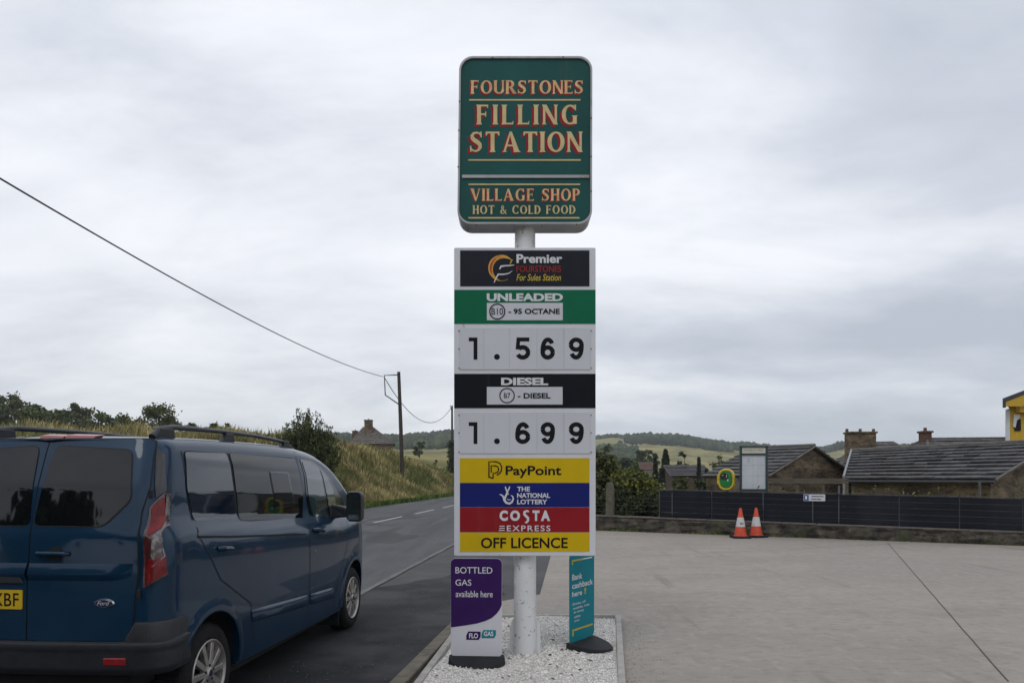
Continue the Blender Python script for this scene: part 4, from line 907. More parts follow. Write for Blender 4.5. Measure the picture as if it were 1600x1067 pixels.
# village roofs in the middle distance
M_red = mat('brick_wall', (.060, .042, .032), .9, .25, 4, bump=.4); M_rtile = mat('red_tile', (.11, .060, .048), .85, .25, 3, island=.2); M_rend = mat('grey_render', (.13, .12, .105), .9, .2, 2)
M_slate2 = mat('purple_slate', (.058, .052, .058), .7, .2, 4, island=.25)
def cot(label, pxl, pxr, ye, yr, Y, depth, wallm, roofm, rz=.1):
    """Cottage with its ridge across the view."""
    xl, xr = X_(pxl, Y), X_(pxr, Y); w = xr - xl
    gable_house('village_house', label, (xl, Y), (xl + rz * 3, Y + depth), (w, -rz * w), -3.5, at(0, ye, Y).z, at(0, yr, Y).z, 7, .2, wallm, roofm, cat='house', th=.04, wid=(.5, 1.0))
cot('long brown village house behind the dark conifer', 1052, 1110, 743, 727, 58, 6, M_red, M_slate2, .05)
cot('small red-roofed village house at the foot of the field', 1002, 1024, 733, 722, 120, 7, M_rend, M_rtile, .02)
# house above the bank on the left
Yl = 100.0
lh, rf = hip_house('hillside_bungalow', 'brown tiled hipped bungalow with a tall chimney above the grassy bank', [(X_(548, Yl), Yl), (X_(616, Yl), Yl - 1), (X_(614, Yl + 6), Yl + 6), (X_(551, Yl + 7), Yl + 7)], 2.0, at(0, 693, Yl).z, (X_(566, Yl + 3), Yl + 3.6), (X_(582, Yl + 3), Yl + 3.4), at(0, 667, Yl + 3).z, M_sand, mat('brown_tile', (.085, .072, .062), .85, .2, 3, island=.2, base2=(.11, .095, .085)), 9)
o = lh.location; chimney(lh, (X_(575, Yl + 2) - o.x, 2.4), 1.02, .9, 7, at(0, 655, Yl).z, M_sand, 1); chimney(lh, (X_(551.5, Yl + 3) - o.x, 4.5), .7, .7, 6, at(0, 673, Yl + 3).z, M_brick, 1)

# ------------------------------------------------------------------ poles and cables
M_pole2 = mat('creosoted_pole', (.045, .036, .028), .9, .3, 6, 6, stretch=(1, 1, .15), bump=.5)
def xpole(): return at(626, 738, 60)
pb_ = at(629, 741, 60); pt_ = at(623, 581, 60)
up = thing('utility_pole', 'dark wooden utility pole with a wire bracket standing on the grassy bank', 'utility pole', tuple(pb_))
L0 = Vector((0, 0, -.8)); L1 = pt_ - pb_
MB().tube([L0, L1 * .5, L1], [.17, .155, .13], 14).build('shaft', M_pole2, up, smooth=True)
br = [at(a, b, 60) - pb_ for a, b in ((623, 585.5), (600.5, 586.5), (602, 617), (624.5, 632.5))]
MB().tube(br, .05, 6).build('bracket', M_gut, up)
p2b, p2t = at(706.5, 748, 95), at(706.3, 634, 95)
up2 = thing('utility_pole', 'farther ivy-grown utility pole half hidden by the edge of the price sign', 'utility pole', tuple(p2b))
MB().tube([Vector((0, 0, -1)), p2t - p2b], [.17, .12], 12).build('shaft', M_pole2, up2, smooth=True)
MB().tube([p2t - p2b + Vector((-.25, 0, .1)), p2t - p2b + Vector((0, 0, -.9))], .04, 5).build('bracket', M_gut, up2)
def cable(name, label, A, B, sag, r, n=40):
    A, B = Vector(A), Vector(B)
    pts = [A.lerp(B, t) - Vector((0, 0, 4 * sag * t * (1 - t))) for t in np.linspace(0, 1, n)]
    o = MB().tube(pts, r, 6).build(name, M_gut, smooth=True); return tag(o, label, 'cable')
cA = at(598.5, 588.5, 60)
cable('overhead_cable', 'thick overhead cable rising across the sky to the upper left', cA, (-12, 8, 8.8), .85, .026, 60)
cable('overhead_cable', 'thin slack cable hanging between the two utility poles', at(601.5, 591, 60), p2t + Vector((.1, 0, .1)), 2.9, .032, 40)

# ------------------------------------------------------------------ the blue van
PHI = .0934; VO = Vector((-2.817, 5.018, 0)); WB_ = 3.11; HUBZ = .335; TYR = .330
VR = Vector((math.cos(PHI), -math.sin(PHI), 0)); VF = Vector((math.sin(PHI), math.cos(PHI), 0))
van = thing('parked_van', 'dark blue panel van with roof rails and tinted windows parked on the lay-by', 'van', tuple(VO), -PHI)
M_vp = mat('van_blue', (.0026, .023, .054), .30, .10, 1.2, 4, metal=.12, coat=.55, base2=(.0032, .027, .061), spec=.12)
layer_noise(M_vp, (.04, .042, .045), 5, .66, .8, .2, stretch=(1, 1, .6))
M_plas = mat('bumper_plastic', (.016, .018, .023), .42, .2, 20, bump=.15, bscale=200)
M_glass = mat('privacy_glass', (.004, .005, .006), .03, .05, 2)
M_glass2 = mat('side_glass', (.005, .013, .028), .03, .05, 2, coat=.6)
M_glass3 = mat('door_glass', (.026, .044, .042), .03, .3, 3, coat=.8)  # base colour lightened and greened to stand in for a greenish reflection
M_seam = mat('panel_seam', (.003, .004, .006), .7, .1, 3)
M_black = mat('wheel_well_black', (.006, .006, .006), .9, .1, 3)
M_trim = mat('gloss_black_trim', (.006, .006, .007), .15, .1, 3, coat=.5)
def vray(px, py):
    """Ray from the eye through a photo point, in the van's own axes."""
    d = Vector(((px - 800) / F, 1, -(py - YH) / F)); o = Vector((0, 0, EYE)) - VO
    return Vector((o.dot(VR), o.dot(VF), o.z)), Vector((d.dot(VR), d.dot(VF), d.z))
WZ = [.25, .40, .60, .85, 1.05, 1.18, 1.245, 1.29, 1.34, 1.5, 1.7, 1.82, 1.95]
WX = [.775, .800, .815, .822, .822, .812, .797, .753, .737, .727, .706, .672, .63]
def width(y, z):
    zz = z + .045 * (np.clip(y, -.4, 2.6) - 1.2)
    w = np.interp(zz, WZ, WX)
    front = np.interp(y, [2.5, 3.0, 3.35, 3.65, 3.85, 4.0, 4.1], [0, .01, .03, .085, .16, .27, .42]) * np.interp(z, [.3, 1.2, 1.9], [1, 1, .5])
    return w - front
def topz(y): return float(np.interp(y, [-.7, -.4, .3, 1.2, 1.6, 1.9, 2.25, 2.45, 2.65, 2.9, 3.26, 3.53, 3.75, 3.9, 4.0, 4.06, 4.1], [1.905, 1.915, 1.935, 1.945, 1.945, 1.935, 1.905, 1.865, 1.805, 1.69, 1.51, 1.365, 1.22, 1.10, .95, .80, .62]))
def botz(y): return float(np.interp(y, [-.22, -.16, 2.7, 3.5, 3.6], [.50, .30, .27, .27, .24]))
RC = .15
def yr0(z): return float(np.interp(z, [.3, .95, 1.3, 1.6, 1.8, 1.92], [-.625, -.615, -.590, -.525, -.455, -.405]))
def rear_y(x, z):
    W = float(width(-.4, min(z, 1.83))); ax = abs(x); xe = W - RC
    if ax <= xe: return yr0(z) - .03 * (1 - (ax / xe) ** 2)
    c = min(1, (ax - xe) / RC); return yr0(z) + RC * (1 - math.sqrt(max(0, 1 - c * c)))
NS = 22
def section(y):
    T = topz(y); b = botz(y); r = min(.10, (T - b) * .3); pts = []
    for z in np.linspace(b, T - r - .015, NS): pts.append((float(width(y, z)), float(z)))
    w0 = pts[-1][0]
    for k in range(1, 7):
        a = math.pi / 2 * k / 6; pts.append((w0 - r * (1 - math.cos(a)), T - r - .015 + r * math.sin(a)))
    w1 = pts[-1][0]
    for k in range(1, 5): pts.append((w1 * (1 - k / 5), T - .015 + .015 * (1 - (1 - k / 5) ** 2)))
    return pts
def van_body():
    rings = []                                        # each ring: right half (x, y, z) list from sill to roof centre
    base = section(-.42); n = len(base)
    zs_last = topz(-.42)
    for k in range(7):                                # rounded rear corners
        th = math.pi / 2 * (1 - k / 6); ring = []
        for i, (w, z) in enumerate(base):
            f = min(1, w / .6); x = w - RC * (1 - math.cos(th)) * f
            zz = z - .035 * math.sin(th) * max(0, (i - NS + 1) / (n - NS)) if i >= NS else z
            ring.append((x, yr0(min(zz, 1.92)) + RC * (1 - math.sin(th)) - (.03 * (1 - min(1, x / (base[0][0] - RC)) ** 2) if th > 1.5 and i >= NS + 5 else 0), zz))
        rings.append(ring)
    prev = [p[1] for p in rings[-1]]
    for t in (.2, .45, .7):
        y = -.42 + t * .42; rings.append([(w, prev[i] + (0.0 - prev[i]) * t, z) for i, (w, z) in enumerate(section(y))])
    for y in np.concatenate([np.linspace(0.0, 3.1, 32), np.linspace(3.2, 4.1, 20)]): rings.append([(w, float(y), z) for w, z in section(float(y))])
    V, Fc = [], []; m = 2 * n - 1 + 1
    def full(r): return [(x, y, z) for x, y, z in r] + [(0, r[-1][1], r[-1][2] + .0)] + [(-x, y, z) for x, y, z in reversed(r)]
    for r in rings: V += full(r)
    m = 2 * n + 1
    for j in range(len(rings) - 1):
        for i in range(m - 1): Fc.append((j * m + i, (j + 1) * m + i, (j + 1) * m + i + 1, j * m + i + 1))
        Fc.append((j * m + m - 1, (j + 1) * m + m - 1, (j + 1) * m, j * m))     # floor
    def cap(j, bulge, flip):
        K = 8; o = len(V); rg = V[j * m:(j + 1) * m]; ids = []
        for i in range(n):
            row = [j * m + i]; a, b = rg[i], rg[m - 1 - i]
            for q in range(1, K):
                t = q / K; x = a[0] + (b[0] - a[0]) * t; V.append((x, a[1] + bulge * (1 - (x / max(a[0], 1e-3)) ** 2), a[2])); row.append(len(V) - 1)
            row.append(j * m + m - 1 - i); ids.append(row)
        for i in range(n - 1):
            for q in range(K):
                f = (ids[i][q], ids[i][q + 1], ids[i + 1][q + 1], ids[i + 1][q]); Fc.append(f if flip else f[::-1])
        f = tuple(ids[-1] + [j * m + n]); Fc.append(f[::-1] if not flip else f)
        f = tuple(ids[0]); Fc.append(f if not flip else f[::-1])
    cap(0, -.03, False); cap(len(rings) - 1, .06, True)
    bm = bmesh.new(); vs = [bm.verts.new(p) for p in V]
    for f in Fc:
        try: bm.faces.new([vs[i] for i in dict.fromkeys(f)])
        except ValueError: pass
    bmesh.ops.remove_doubles(bm, verts=bm.verts, dist=1e-5); bmesh.ops.recalc_face_normals(bm, faces=bm.faces)
    me = bpy.data.meshes.new('body'); bm.to_mesh(me); bm.free(); return me
body = link('body', van_body(), M_vp, van)
cut = MB()
for yc in (0, WB_):
    for s in (-1, 1): cut.lathe([(.405, 0), (.405, .55)] if s > 0 else [(.405, -.55), (.405, 0)], (s * .5, yc, HUBZ + .01), 'X', 48)
cutter = cut.build('arch_cutter', M_black)
bo = body.modifiers.new('arches', 'BOOLEAN'); bo.object = cutter; bo.operation = 'DIFFERENCE'; bo.solver = 'EXACT'
bpy.context.view_layer.update(); dg = bpy.context.evaluated_depsgraph_get()
cutter.parent = van; bpy.context.view_layer.update(); dg = bpy.context.evaluated_depsgraph_get()
nm = bpy.data.meshes.new_from_object(body.evaluated_get(dg)); body.modifiers.clear(); body.data = nm; nm.name = 'body'
bpy.data.objects.remove(cutter)
nm.materials.clear(); nm.materials.append(M_vp); nm.materials.append(M_black)
for p in nm.polygons:
    c = p.center; p.use_smooth = True; p.material_index = 0
    if c.z < .80 and any((c.y - yc) ** 2 + (c.z - HUBZ - .01) ** 2 < .4055 ** 2 for yc in (0, WB_)) and abs(c.x) > .3: p.material_index = 1
    if c.z < botz(c.y) + .01 and p.normal.z < -.8: p.material_index = 1
try: nm.set_sharp_from_angle(angle=R(34))
except Exception: pass

def scan(poly, nz):
    """Horizontal scanlines of a polygon: [(z, a, b)]."""
    zs = sorted({p[1] for p in poly}); z0, z1 = zs[0], zs[-1]; L = []
    for z in np.unique(np.concatenate([np.linspace(z0 + 1e-5, z1 - 1e-5, nz), np.clip(np.array(zs), z0 + 1e-5, z1 - 1e-5)])):
        xs_ = []
        for (a, b) in zip(poly, poly[1:] + poly[:1]):
            if (a[1] - z) * (b[1] - z) < 0 or (a[1] == z) != (b[1] == z):
                if a[1] != b[1]: xs_.append(a[0] + (b[0] - a[0]) * (z - a[1]) / (b[1] - a[1]))
        if len(xs_) >= 2: L.append((float(z), min(xs_), max(xs_)))
    return L
def rounded(poly, r, n=5):
    out = []
    for i, p in enumerate(poly):
        a, b = Vector(poly[i - 1]), Vector(poly[(i + 1) % len(poly)]); p = Vector(p); ra = min(r, (a - p).length * .45); rb = min(r, (b - p).length * .45)
        A, B = p + (a - p).normalized() * ra, p + (b - p).normalized() * rb
        for k in range(n + 1): t = k / n; q = A * (1 - t) ** 2 + p * 2 * t * (1 - t) + B * t * t; out.append((q.x, q.y))
    return out
def side_patch(name, poly, off, m, parent, nz=14, nx_=10, r=0.0, side=1):
    if r: poly = rounded(poly, r)
    L = scan(poly, nz); V = []
    for z, a, b in L:
        for k in range(nx_ + 1):
            y = a + (b - a) * k / nx_; V.append((side * (float(width(y, z)) + off), y, z))
    w = nx_ + 1; Fc = [(j * w + i, j * w + i + 1, (j + 1) * w + i + 1, (j + 1) * w + i) for j in range(len(L) - 1) for i in range(nx_)]
    if side < 0: Fc = [f[::-1] for f in Fc]
    return MB().add(V, Fc).build(name, m, parent, smooth=True)
def rear_patch(name, poly, off, m, parent, nz=14, nx_=14, r=0.0, mirror=False):
    if mirror: poly = [(-x, z) for x, z in poly]
    if r: poly = rounded(poly, r)
    L = scan(poly, nz); V = []
    for z, a, b in L:
        for k in range(nx_ + 1):
            x = a + (b - a) * k / nx_; e = 1e-3; sl = (rear_y(x + e, z) - rear_y(x - e, z)) / (2 * e); q = math.hypot(1, min(3, abs(sl)))
            V.append((x + off * math.copysign(min(3, abs(sl)), sl) / q, rear_y(x, z) - off / q, z))
    w = nx_ + 1; Fc = [(j * w + i, j * w + i + 1, (j + 1) * w + i + 1, (j + 1) * w + i) for j in range(len(L) - 1) for i in range(nx_)]
    return MB().add(V, Fc).build(name, m, parent, smooth=True)
def sp(px, py):
    """Photo point -> (y, z) on the van's right side."""
    o, d = vray(px, py); x = .78
    for _ in range(40):
        t = (x - o.x) / d.x; p = o + d * t; x = .5 * x + .5 * float(width(p.y, np.clip(p.z, .2, 1.9)))
    return (p.y, p.z)
def rp(px, py):
    """Photo point -> (x, z) on the van's rear."""
    o, d = vray(px, py); y = -.55
    for _ in range(60):
        t = (y - o.y) / d.y; p = o + d * t; y = .6 * y + .4 * rear_y(min(p.x, .86), min(max(p.z, .3), 1.92))
    return (p.x, p.z)
P_ = lambda f, *pts: [f(*p) for p in pts]
# rear doors, slightly proud of the body, with windows and handle
dr = P_(rp, (243, 690), (234, 760), (221, 800), (216, 900), (205, 1001)); zb_, zt_ = rp(205, 1001)[1], 1.885
door_poly = [(.004, zb_)] + [(x, z) for x, z in reversed(dr)] + [(dr[0][0] - .03, zt_), (.004, zt_)]
def rear_door(mirror):
    rear_patch('door_seam', [(x - .004 if x < .01 else x + .007, z + (.006 if z > 1.5 else -.006)) for x, z in door_poly], .0035, M_seam, body, 26, 24, mirror=mirror)
    d = rear_patch('rear_door', door_poly, .008, M_vp, van, 40, 30, mirror=mirror)
    win = P_(rp, (89.7, 697), (208, 703.5), (207, 779), (162, 822), (65.6, 820)); lo = .012
    win = [(max(lo, win[0][0]), win[0][1])] + win[1:4] + [(lo, win[4][1])]
    rear_patch('window_rubber', [(x + (.006 if x > .1 else 0), z + (.008 if z > 1.6 else -.007)) for x, z in win], .0105, M_seam, d, 20, 16, .05, mirror)
    rear_patch('window', win, .013, M_glass, d, 20, 16, .045, mirror)
    return d
d_r, d_l = rear_door(False), rear_door(True)
hx0, hz0_ = rp(62, 864); hx1, _ = rp(109, 866)
rear_patch('handle_recess', rounded([(hx0 + .07, hz0_ - .045), (hx1 - .045, hz0_ - .045), (hx1 - .045, hz0_ + .042), (hx0 + .07, hz0_ + .042)], .03), .010, M_black, d_r, 8, 4)
yy = rear_y((hx0 + hx1) / 2, hz0_)
MB().tube([(hx0, yy - .014, hz0_), (hx0 + .01, yy - .036, hz0_ + .002), (hx1 - .012, yy - .036, hz0_), (hx1, yy - .012, hz0_ - .003)], [.012, .014, .014, .010], 10).build('handle', M_vp, d_r, smooth=True)
for zz in (.115,):   # pressed crease across the doors catching the sky
    for mir in (False, True):
        cx0, cx1 = .008, rp(213, 905)[0] - .02; zc_ = rp(120, 893)[1]
        dd = d_l if mir else d_r; V = []; K = 16
        for k in range(K + 1):
            x = cx0 + (cx1 - cx0) * k / K; t = min(1, (cx1 - x) / .12); yb_ = rear_y(x, zc_)
            V += [(x, yb_ - .0075, zc_ + .05), (x, yb_ - .008 - .022 * t, zc_ - .005), (x, yb_ - .008 - .022 * t, zc_ - .018), (x, yb_ - .0075, zc_ - .06)]
        if mir: V = [(-x, y, z) for x, y, z in V]
        Fc = [(4 * k + q, 4 * k + 4 + q, 4 * k + 5 + q, 4 * k + 1 + q) for k in range(K) for q in range(3)]
        MB().add(V, [f[::-1] for f in Fc] if not mir else Fc).build('pressed_crease', M_vp, dd, smooth=True)
# handle trim over the plate, number plate
tz0, tz1 = rp(20, 911)[1], rp(20, 893)[1]; tx1 = rp(40, 905)[0]; yb_ = rear_y(tx1 - .2, tz0) - .02
MB().prism([(tx1, yb_, tz0), (tx1 - .04, yb_, tz1 - .004), (tx1 - .065, yb_, tz1), (tx1 - .60, yb_, tz1), (tx1 - .66, yb_, tz0)], (0, .04, 0)).build('plate_light_trim', M_plas, d_l, bevel=.006)
px1, pz0 = rp(37, 951); pz1 = rp(37, 921)[1]; yb_ = rear_y(px1 - .26, pz0) - .018
pl = MB().prism([(x, yb_, z) for x, z in rrect(px1 - .50, px1, pz0, pz1, .008, 3)], (0, .008, 0)).build('number_plate', mat('plate_yellow', (.55, .36, .006), .45, .05, 3), d_l)
bx0, bx1 = rp(-9, 936)[0], rp(32, 936)[0]
lettering('XBF', (bx0, bx1, pz0 + .018, pz1 - .018), yb_ - .0012, M_ink, pl, bold=.006, spacing=1.06)
# oval badge
bcx, bcz = rp(164, 941.5); yb_ = rear_y(bcx, bcz)
def oval_disc(a, b, d, y): return MB().add([(bcx + a * math.cos(t), y, bcz + b * math.sin(t)) for t in np.linspace(0, 2 * math.pi, 36, endpoint=False)] + [(bcx + a * .9 * math.cos(t), y - d, bcz + b * .86 * math.sin(t)) for t in np.linspace(0, 2 * math.pi, 36, endpoint=False)], [(i, (i + 1) % 36, 36 + (i + 1) % 36, 36 + i) for i in range(36)] + [tuple(range(36, 72))])
bd = oval_disc(.064, .0275, .008, yb_ - .006).build('badge', mat('chrome', (.55, .56, .58), .15, .05, 3, metal=1.0), d_r)
oval_disc(.056, .0215, .002, yb_ - .0138).build('badge_field', mat('badge_navy', (.008, .014, .05), .3, .1, 3, coat=.5), bd)
lettering('Ford', (bcx - .038, bcx + .040, bcz - .011, bcz + .013), yb_ - .0172, mat('badge_silver', (.5, .52, .55), .35, .1, 3), bd, shear=.4)
# high brake light on the roof edge
for s in (-1, 1):
    x0_, x1_ = rp(58 if s < 0 else 98, 673)[0], rp(96 if s < 0 else 146, 673)[0]; zc_ = 1.895
    MB().prism([(x0_, -.425, zc_ - .012), (x1_ - .01, -.425, zc_ - .012), (x1_, -.40, zc_ + .012), (x0_, -.40, zc_ + .018)], (0, .09, .012)).build('brake_light', mat('dull_red_lens', (.26, .055, .055), .35, .1, 5, coat=.4), van, bevel=.004)
# lamp cluster and pillar trim at both rear corners
M_lred_ = mat('lamp_red', (.15, .004, .006), .25, .35, 22, coat=.25, spec=.3); M_lclr = layer_noise(mat('lamp_clear', (.20, .18, .18), .25, .4, 26, coat=.3, metal=.3, spec=.3), (.05, .035, .035), 18, .5, .56, .8); M_lfr = mat('lamp_frame', (.05, .008, .010), .2, .1, 5, coat=1.0)
for mir in (False, True):
    o1 = P_(rp, (261, 768), (233, 792), (225, 919), (262.5, 897), (264, 820))
    lp = rear_patch('tail_light', o1, .010, M_lfr, van, 30, 16, .012, mir)
    for nme, mm, q in (('red_lens', M_lred_, ((255, 776), (236, 793), (230, 834), (233, 838), (252, 822), (257, 805))), ('clear_lens', M_lclr, ((251, 826), (238, 837), (235.5, 868), (239, 875), (251.5, 861), (253, 842))),
                       ('white_edge', M_lclr, ((260, 772), (257, 776), (258, 812), (257, 868), (239, 885), (233, 886), (237, 889), (260, 870), (261.5, 815))), ('red_lens', M_lred_, ((231, 872), (237, 882), (258, 866), (260, 894), (228, 914)))):
        if nme == 'white_edge':
            for a_, b_ in (((260, 771), (257.5, 806)), ((257.5, 815), (256, 868)), ((256, 868), (237, 886))):
                A_, B_ = rp(*a_), rp(*b_); n_ = Vector((-(B_[1] - A_[1]), B_[0] - A_[0])).normalized() * .0028
                rear_patch('white_edge', [(A_[0] + n_.x, A_[1] + n_.y), (B_[0] + n_.x, B_[1] + n_.y), (B_[0] - n_.x, B_[1] - n_.y), (A_[0] - n_.x, A_[1] - n_.y)], .0155, M_lclr, lp, 8, 4, 0, mir)
        else: rear_patch(nme, P_(rp, *q), .0145, mm, lp, 18, 10, .008, mir)
    rear_patch('pillar_trim', P_(rp, (245, 699), (257, 710), (260, 766), (243, 778)), .009, M_trim, van, 18, 8, .01, mir)
for px, py in ((238, 771), (219, 927)):
    x, z = rp(px, py); MB().box((x, rear_y(x, z) - .012, z), (.02, .02, .05)).build('hinge', M_seam, d_r, bevel=.004)
# rear bumper, swept round the tail from arch to arch
def bumper():
    path = []                                          # plan points with outward normals
    for y in np.linspace(-.30, -.46, 6): path.append((float(width(y, .6)), y, 1, 0))
    xe = .815 - RC
    for k in range(1, 9):
        a = math.pi / 2 * k / 9; path.append((xe + RC * math.cos(a), -.47 - (.155) * math.sin(a), math.cos(a), -math.sin(a)))
    for x in np.linspace(xe, -xe, 21): path.append((x, -.625 - .03 * (1 - (x / xe) ** 2), 0, -1))
    full = path + [(-x, y, -nx_, ny_) for x, y, nx_, ny_ in reversed(path[:14])]
    V = []; zt = rp(205, 1002)[1]; zbm = .485
    for x, y, a, b in full:
        c = min(1, max(0, (abs(x) - .60) / .05)); up_ = zt + .115 * (1 if abs(x) > .66 else c) * (1 if y > -.8 else 0)
        up2 = up_ - .0 if abs(x) < .8 else up_
        k_ = np.interp(y, [-.5, -.3], [1, .35])
        for off, z in ((-.02, up2 + .002), (.012, up2), (.018, max(zt + .004, up2 - .02) if c > 0 else up2), (.018 + .002, zt + .002), (.038, zt - .004), (.043, zt - .018), (.036, zt - .045), (.030, zt - .07), (.036, zbm + .05), (.031, zbm + .03), (.01, zbm), (-.12, zbm - .01)):
            V.append((x + a * off * k_, y + b * off * k_, z))
    k = 12; n_ = len(full); return MB().add(V, [(i * k + r, i * k + r + 1, (i + 1) * k + r + 1, (i + 1) * k + r) for i in range(n_ - 1) for r in range(k - 1)])
bp_ = bumper().build('rear_bumper', M_plas, van, smooth=True)
for s in (1, -1):
    x0_, z0_ = rp(168, 1037); x1_, z1_ = rp(203, 1025)
    ya = -.625 - .03 * (1 - (x0_ / .665) ** 2) - .041; MB().prism([(s * x0_, ya, z0_), (s * x1_, ya + .01, z0_), (s * x1_, ya + .01, z1_), (s * x0_, ya, z1_)], (0, .03, 0)).build('reflector', mat('reflector_red', (.20, .006, .010), .25, .2, 30, coat=.6), bp_, bevel=.006)
# side: windows, seams, rails, mouldings (both sides)
for side in (1, -1):
    fw = P_(sp, (287, 705.6), (352.6, 708), (371, 812.8), (303, 813.5), (291, 762))
    sw = P_(sp, (357, 708), (458, 716.5), (472.5, 768), (473, 811), (374, 813))
    both = [fw[0], sw[1], sw[2], sw[3], fw[3], fw[4]]
    dg1 = P_(sp, (471, 721), (485, 724), (497, 731), (511, 807), (489, 807), (481.5, 780))
    dg2 = P_(sp, (499, 732.5), (506, 741), (519.5, 764), (524, 790), (516, 806))
    # door skins
    fdp = P_(sp, (460, 704), (478, 706), (503, 722), (519, 748), (536, 782), (541, 812), (541, 860), (528, 905), (519, 950), (484, 965), (484.5, 900), (479, 815))
    side_patch('window_seal', [(y - (.008 if i in (0, 4, 5) else -.006), z + (.008 if i < 2 else -.006)) for i, (y, z) in enumerate(both)], .003, M_seam, body, 16, 16, .04, side)
    side_patch('quarter_window', fw, .007, M_glass2, van, 14, 8, .03, side)
    swo = side_patch('sliding_window', sw, .008, M_glass, van, 14, 10, .03, side)
    si = P_(sp, (420, 738), (447, 739.4), (457, 788), (429.5, 792)); o_ = [(y - .012 if i in (0, 3) else y + .035, z + (.012 if i < 2 else -.012)) for i, (y, z) in enumerate(si)]
    side_patch('slider_frame', o_, .011, M_trim, swo, 8, 5, .03, side); side_patch('slider_pane', si, .0135, M_glass, swo, 8, 5, .02, side)
    side_patch('door_window_seal', P_(sp, (468, 717), (486, 720), (500, 729), (510, 741), (524, 763), (537, 786), (537, 809), (487, 810), (479, 782)), .004, M_trim, body, 18, 10, .02, side)
    side_patch('door_window', dg1, .008, M_glass3, van, 14, 6, .012, side); side_patch('front_quarter_glass', dg2, .008, M_glass3, van, 12, 5, .01, side)
    def ribbon(name, pts, w, off, m, parent=body, n=10):
        pts = [Vector(p) for p in pts]; full = []
        for a, b in zip(pts[:-1], pts[1:]): full += [a.lerp(b, k / n) for k in range(n)]
        full.append(pts[-1]); V = []
        for i, p in enumerate(full):
            t = (full[min(i + 1, len(full) - 1)] - full[max(i - 1, 0)]).normalized(); q = Vector((-t.y, t.x)) * w / 2
            for s_ in (-1, 1): y, z = p.x + q.x * s_, p.y + q.y * s_; V.append((side * (float(width(y, z)) + off), y, z))
        f = [(2 * i, 2 * i + 1, 2 * i + 3, 2 * i + 2) for i in range(len(full) - 1)]
        return MB().add(V, [g_[::-1] for g_ in f] if side > 0 else f).build(name, m, parent)
    ribbon('door_seam', P_(sp, (459, 705), (472, 765), (478.5, 812), (483.5, 845), (484, 900), (480, 967)), .009, .0035, M_seam)
    ribbon('door_seam', P_(sp, (541, 812), (543, 850), (533, 890), (523, 930), (520, 950)), .008, .0035, M_seam)
    ribbon('door_seam', P_(sp, (281, 700), (293, 770), (303, 818), (309, 835), (345, 905), (392, 942), (396, 1008)), .008, .0035, M_seam)
    ribbon('slide_rail', P_(sp, (309, 838), (360, 838), (478, 834)), .014, .004, M_black)
    ribbon('swage_line', P_(sp, (486, 834), (541, 838)), .010, .004, M_seam)
    def moulding(a, b, c, d):
        q = P_(sp, a, b, c, d); V = []; K = 10
        for k in range(K + 1):
            t = k / K; T_ = Vector(q[0]).lerp(Vector(q[1]), t); B_ = Vector(q[3]).lerp(Vector(q[2]), t); e_ = min(1, min(t, 1 - t) * 8 + .25)
            for f_, o_ in ((0, 0), (.22, .015), (.8, .016), (1, 0)):
                p = T_.lerp(B_, f_); V.append((side * (float(width(p.x, p.y)) + .002 + o_ * e_), p.x, p.y))
        f = [(4 * k + r, 4 * k + 4 + r, 4 * k + 5 + r, 4 * k + 1 + r) for k in range(K) for r in range(3)]
        return MB().add(V, [g_[::-1] for g_ in f] if side > 0 else f).build('side_moulding', M_vp, van, smooth=True)
    moulding((392, 952.5), (481, 928.5), (480, 946), (394, 972)); moulding((485, 927.5), (521, 917), (521, 933), (484.5, 945))
    # handles
    for (pa_, pb2) in (((489, 827.5), (502, 828.5)), ((340, 857), (358, 856))):
        A_, B_ = sp(*pa_), sp(*pb2)
        MB().tube([(side * (width(A_[0], A_[1]) + .002), A_[0], A_[1]), (side * (width(A_[0], A_[1]) + .035), A_[0] + .03, A_[1]), (side * (width(B_[0], B_[1]) + .035), B_[0] - .03, B_[1]), (side * (width(B_[0], B_[1]) + .002), B_[0], B_[1])], [.014, .018, .018, .014], 8).build('handle', M_vp, van, smooth=True)
    A_ = sp(492.5, 860); MB().lathe([(.001, 0), (.014, 0), (.014, .006), (.001, .008)], (side * width(*A_), A_[0], A_[1]), 'X', 14).build('lock_barrel', MATS['chrome'], van)
    # arch lips
    for yc, r_ in ((0, .405), (WB_, .405)):
        V = []; K = 40
        a0_, a1_ = (R(-6), R(186)) if yc else (R(-4), R(158))
        for k in range(K + 1):
            a = a0_ + (a1_ - a0_) * k / K
            for rr, o_ in ((r_ - .004, -.03), (r_ - .004, .014), (r_ + .016, .017), (r_ + .05, .010), (r_ + .085, .001)):
                y = yc + rr * math.cos(a); z = HUBZ + .01 + rr * math.sin(a); zc_ = max(z, .28); V.append((side * (float(width(min(y, 3.9), zc_)) + o_), y, max(z, .27)))
        f = [(5 * k + r, 5 * k + 5 + r, 5 * k + 6 + r, 5 * k + 1 + r) for k in range(K) for r in range(4)]
        MB().add(V, [g_[::-1] for g_ in f] if side < 0 else f).build('wheel_arch', M_vp, van, smooth=True)
    # roof rail with three feet
    xr_ = .565; pts = []
    y0_, y1_ = sp(240, 668)[0] + .02, 1.95
    def rz(y): return topz(y) + .045
    rl = MB().tube([(side * xr_, -.30, topz(-.3) - .015), (side * xr_, -.22, topz(-.2) + .032), (side * xr_, -.05, rz(0) + .010), (side * xr_, .6, rz(.6) + .010), (side * xr_, 1.2, rz(1.2) + .002), (side * xr_, 1.72, rz(1.72) - .012), (side * xr_, 1.90, topz(1.9) + .0), (side * xr_, 1.98, topz(1.98) - .03)],
                   [.024, .025, .019, .016, .016, .016, .017, .017], 10).build('roof_rail', M_plas, van, smooth=True)
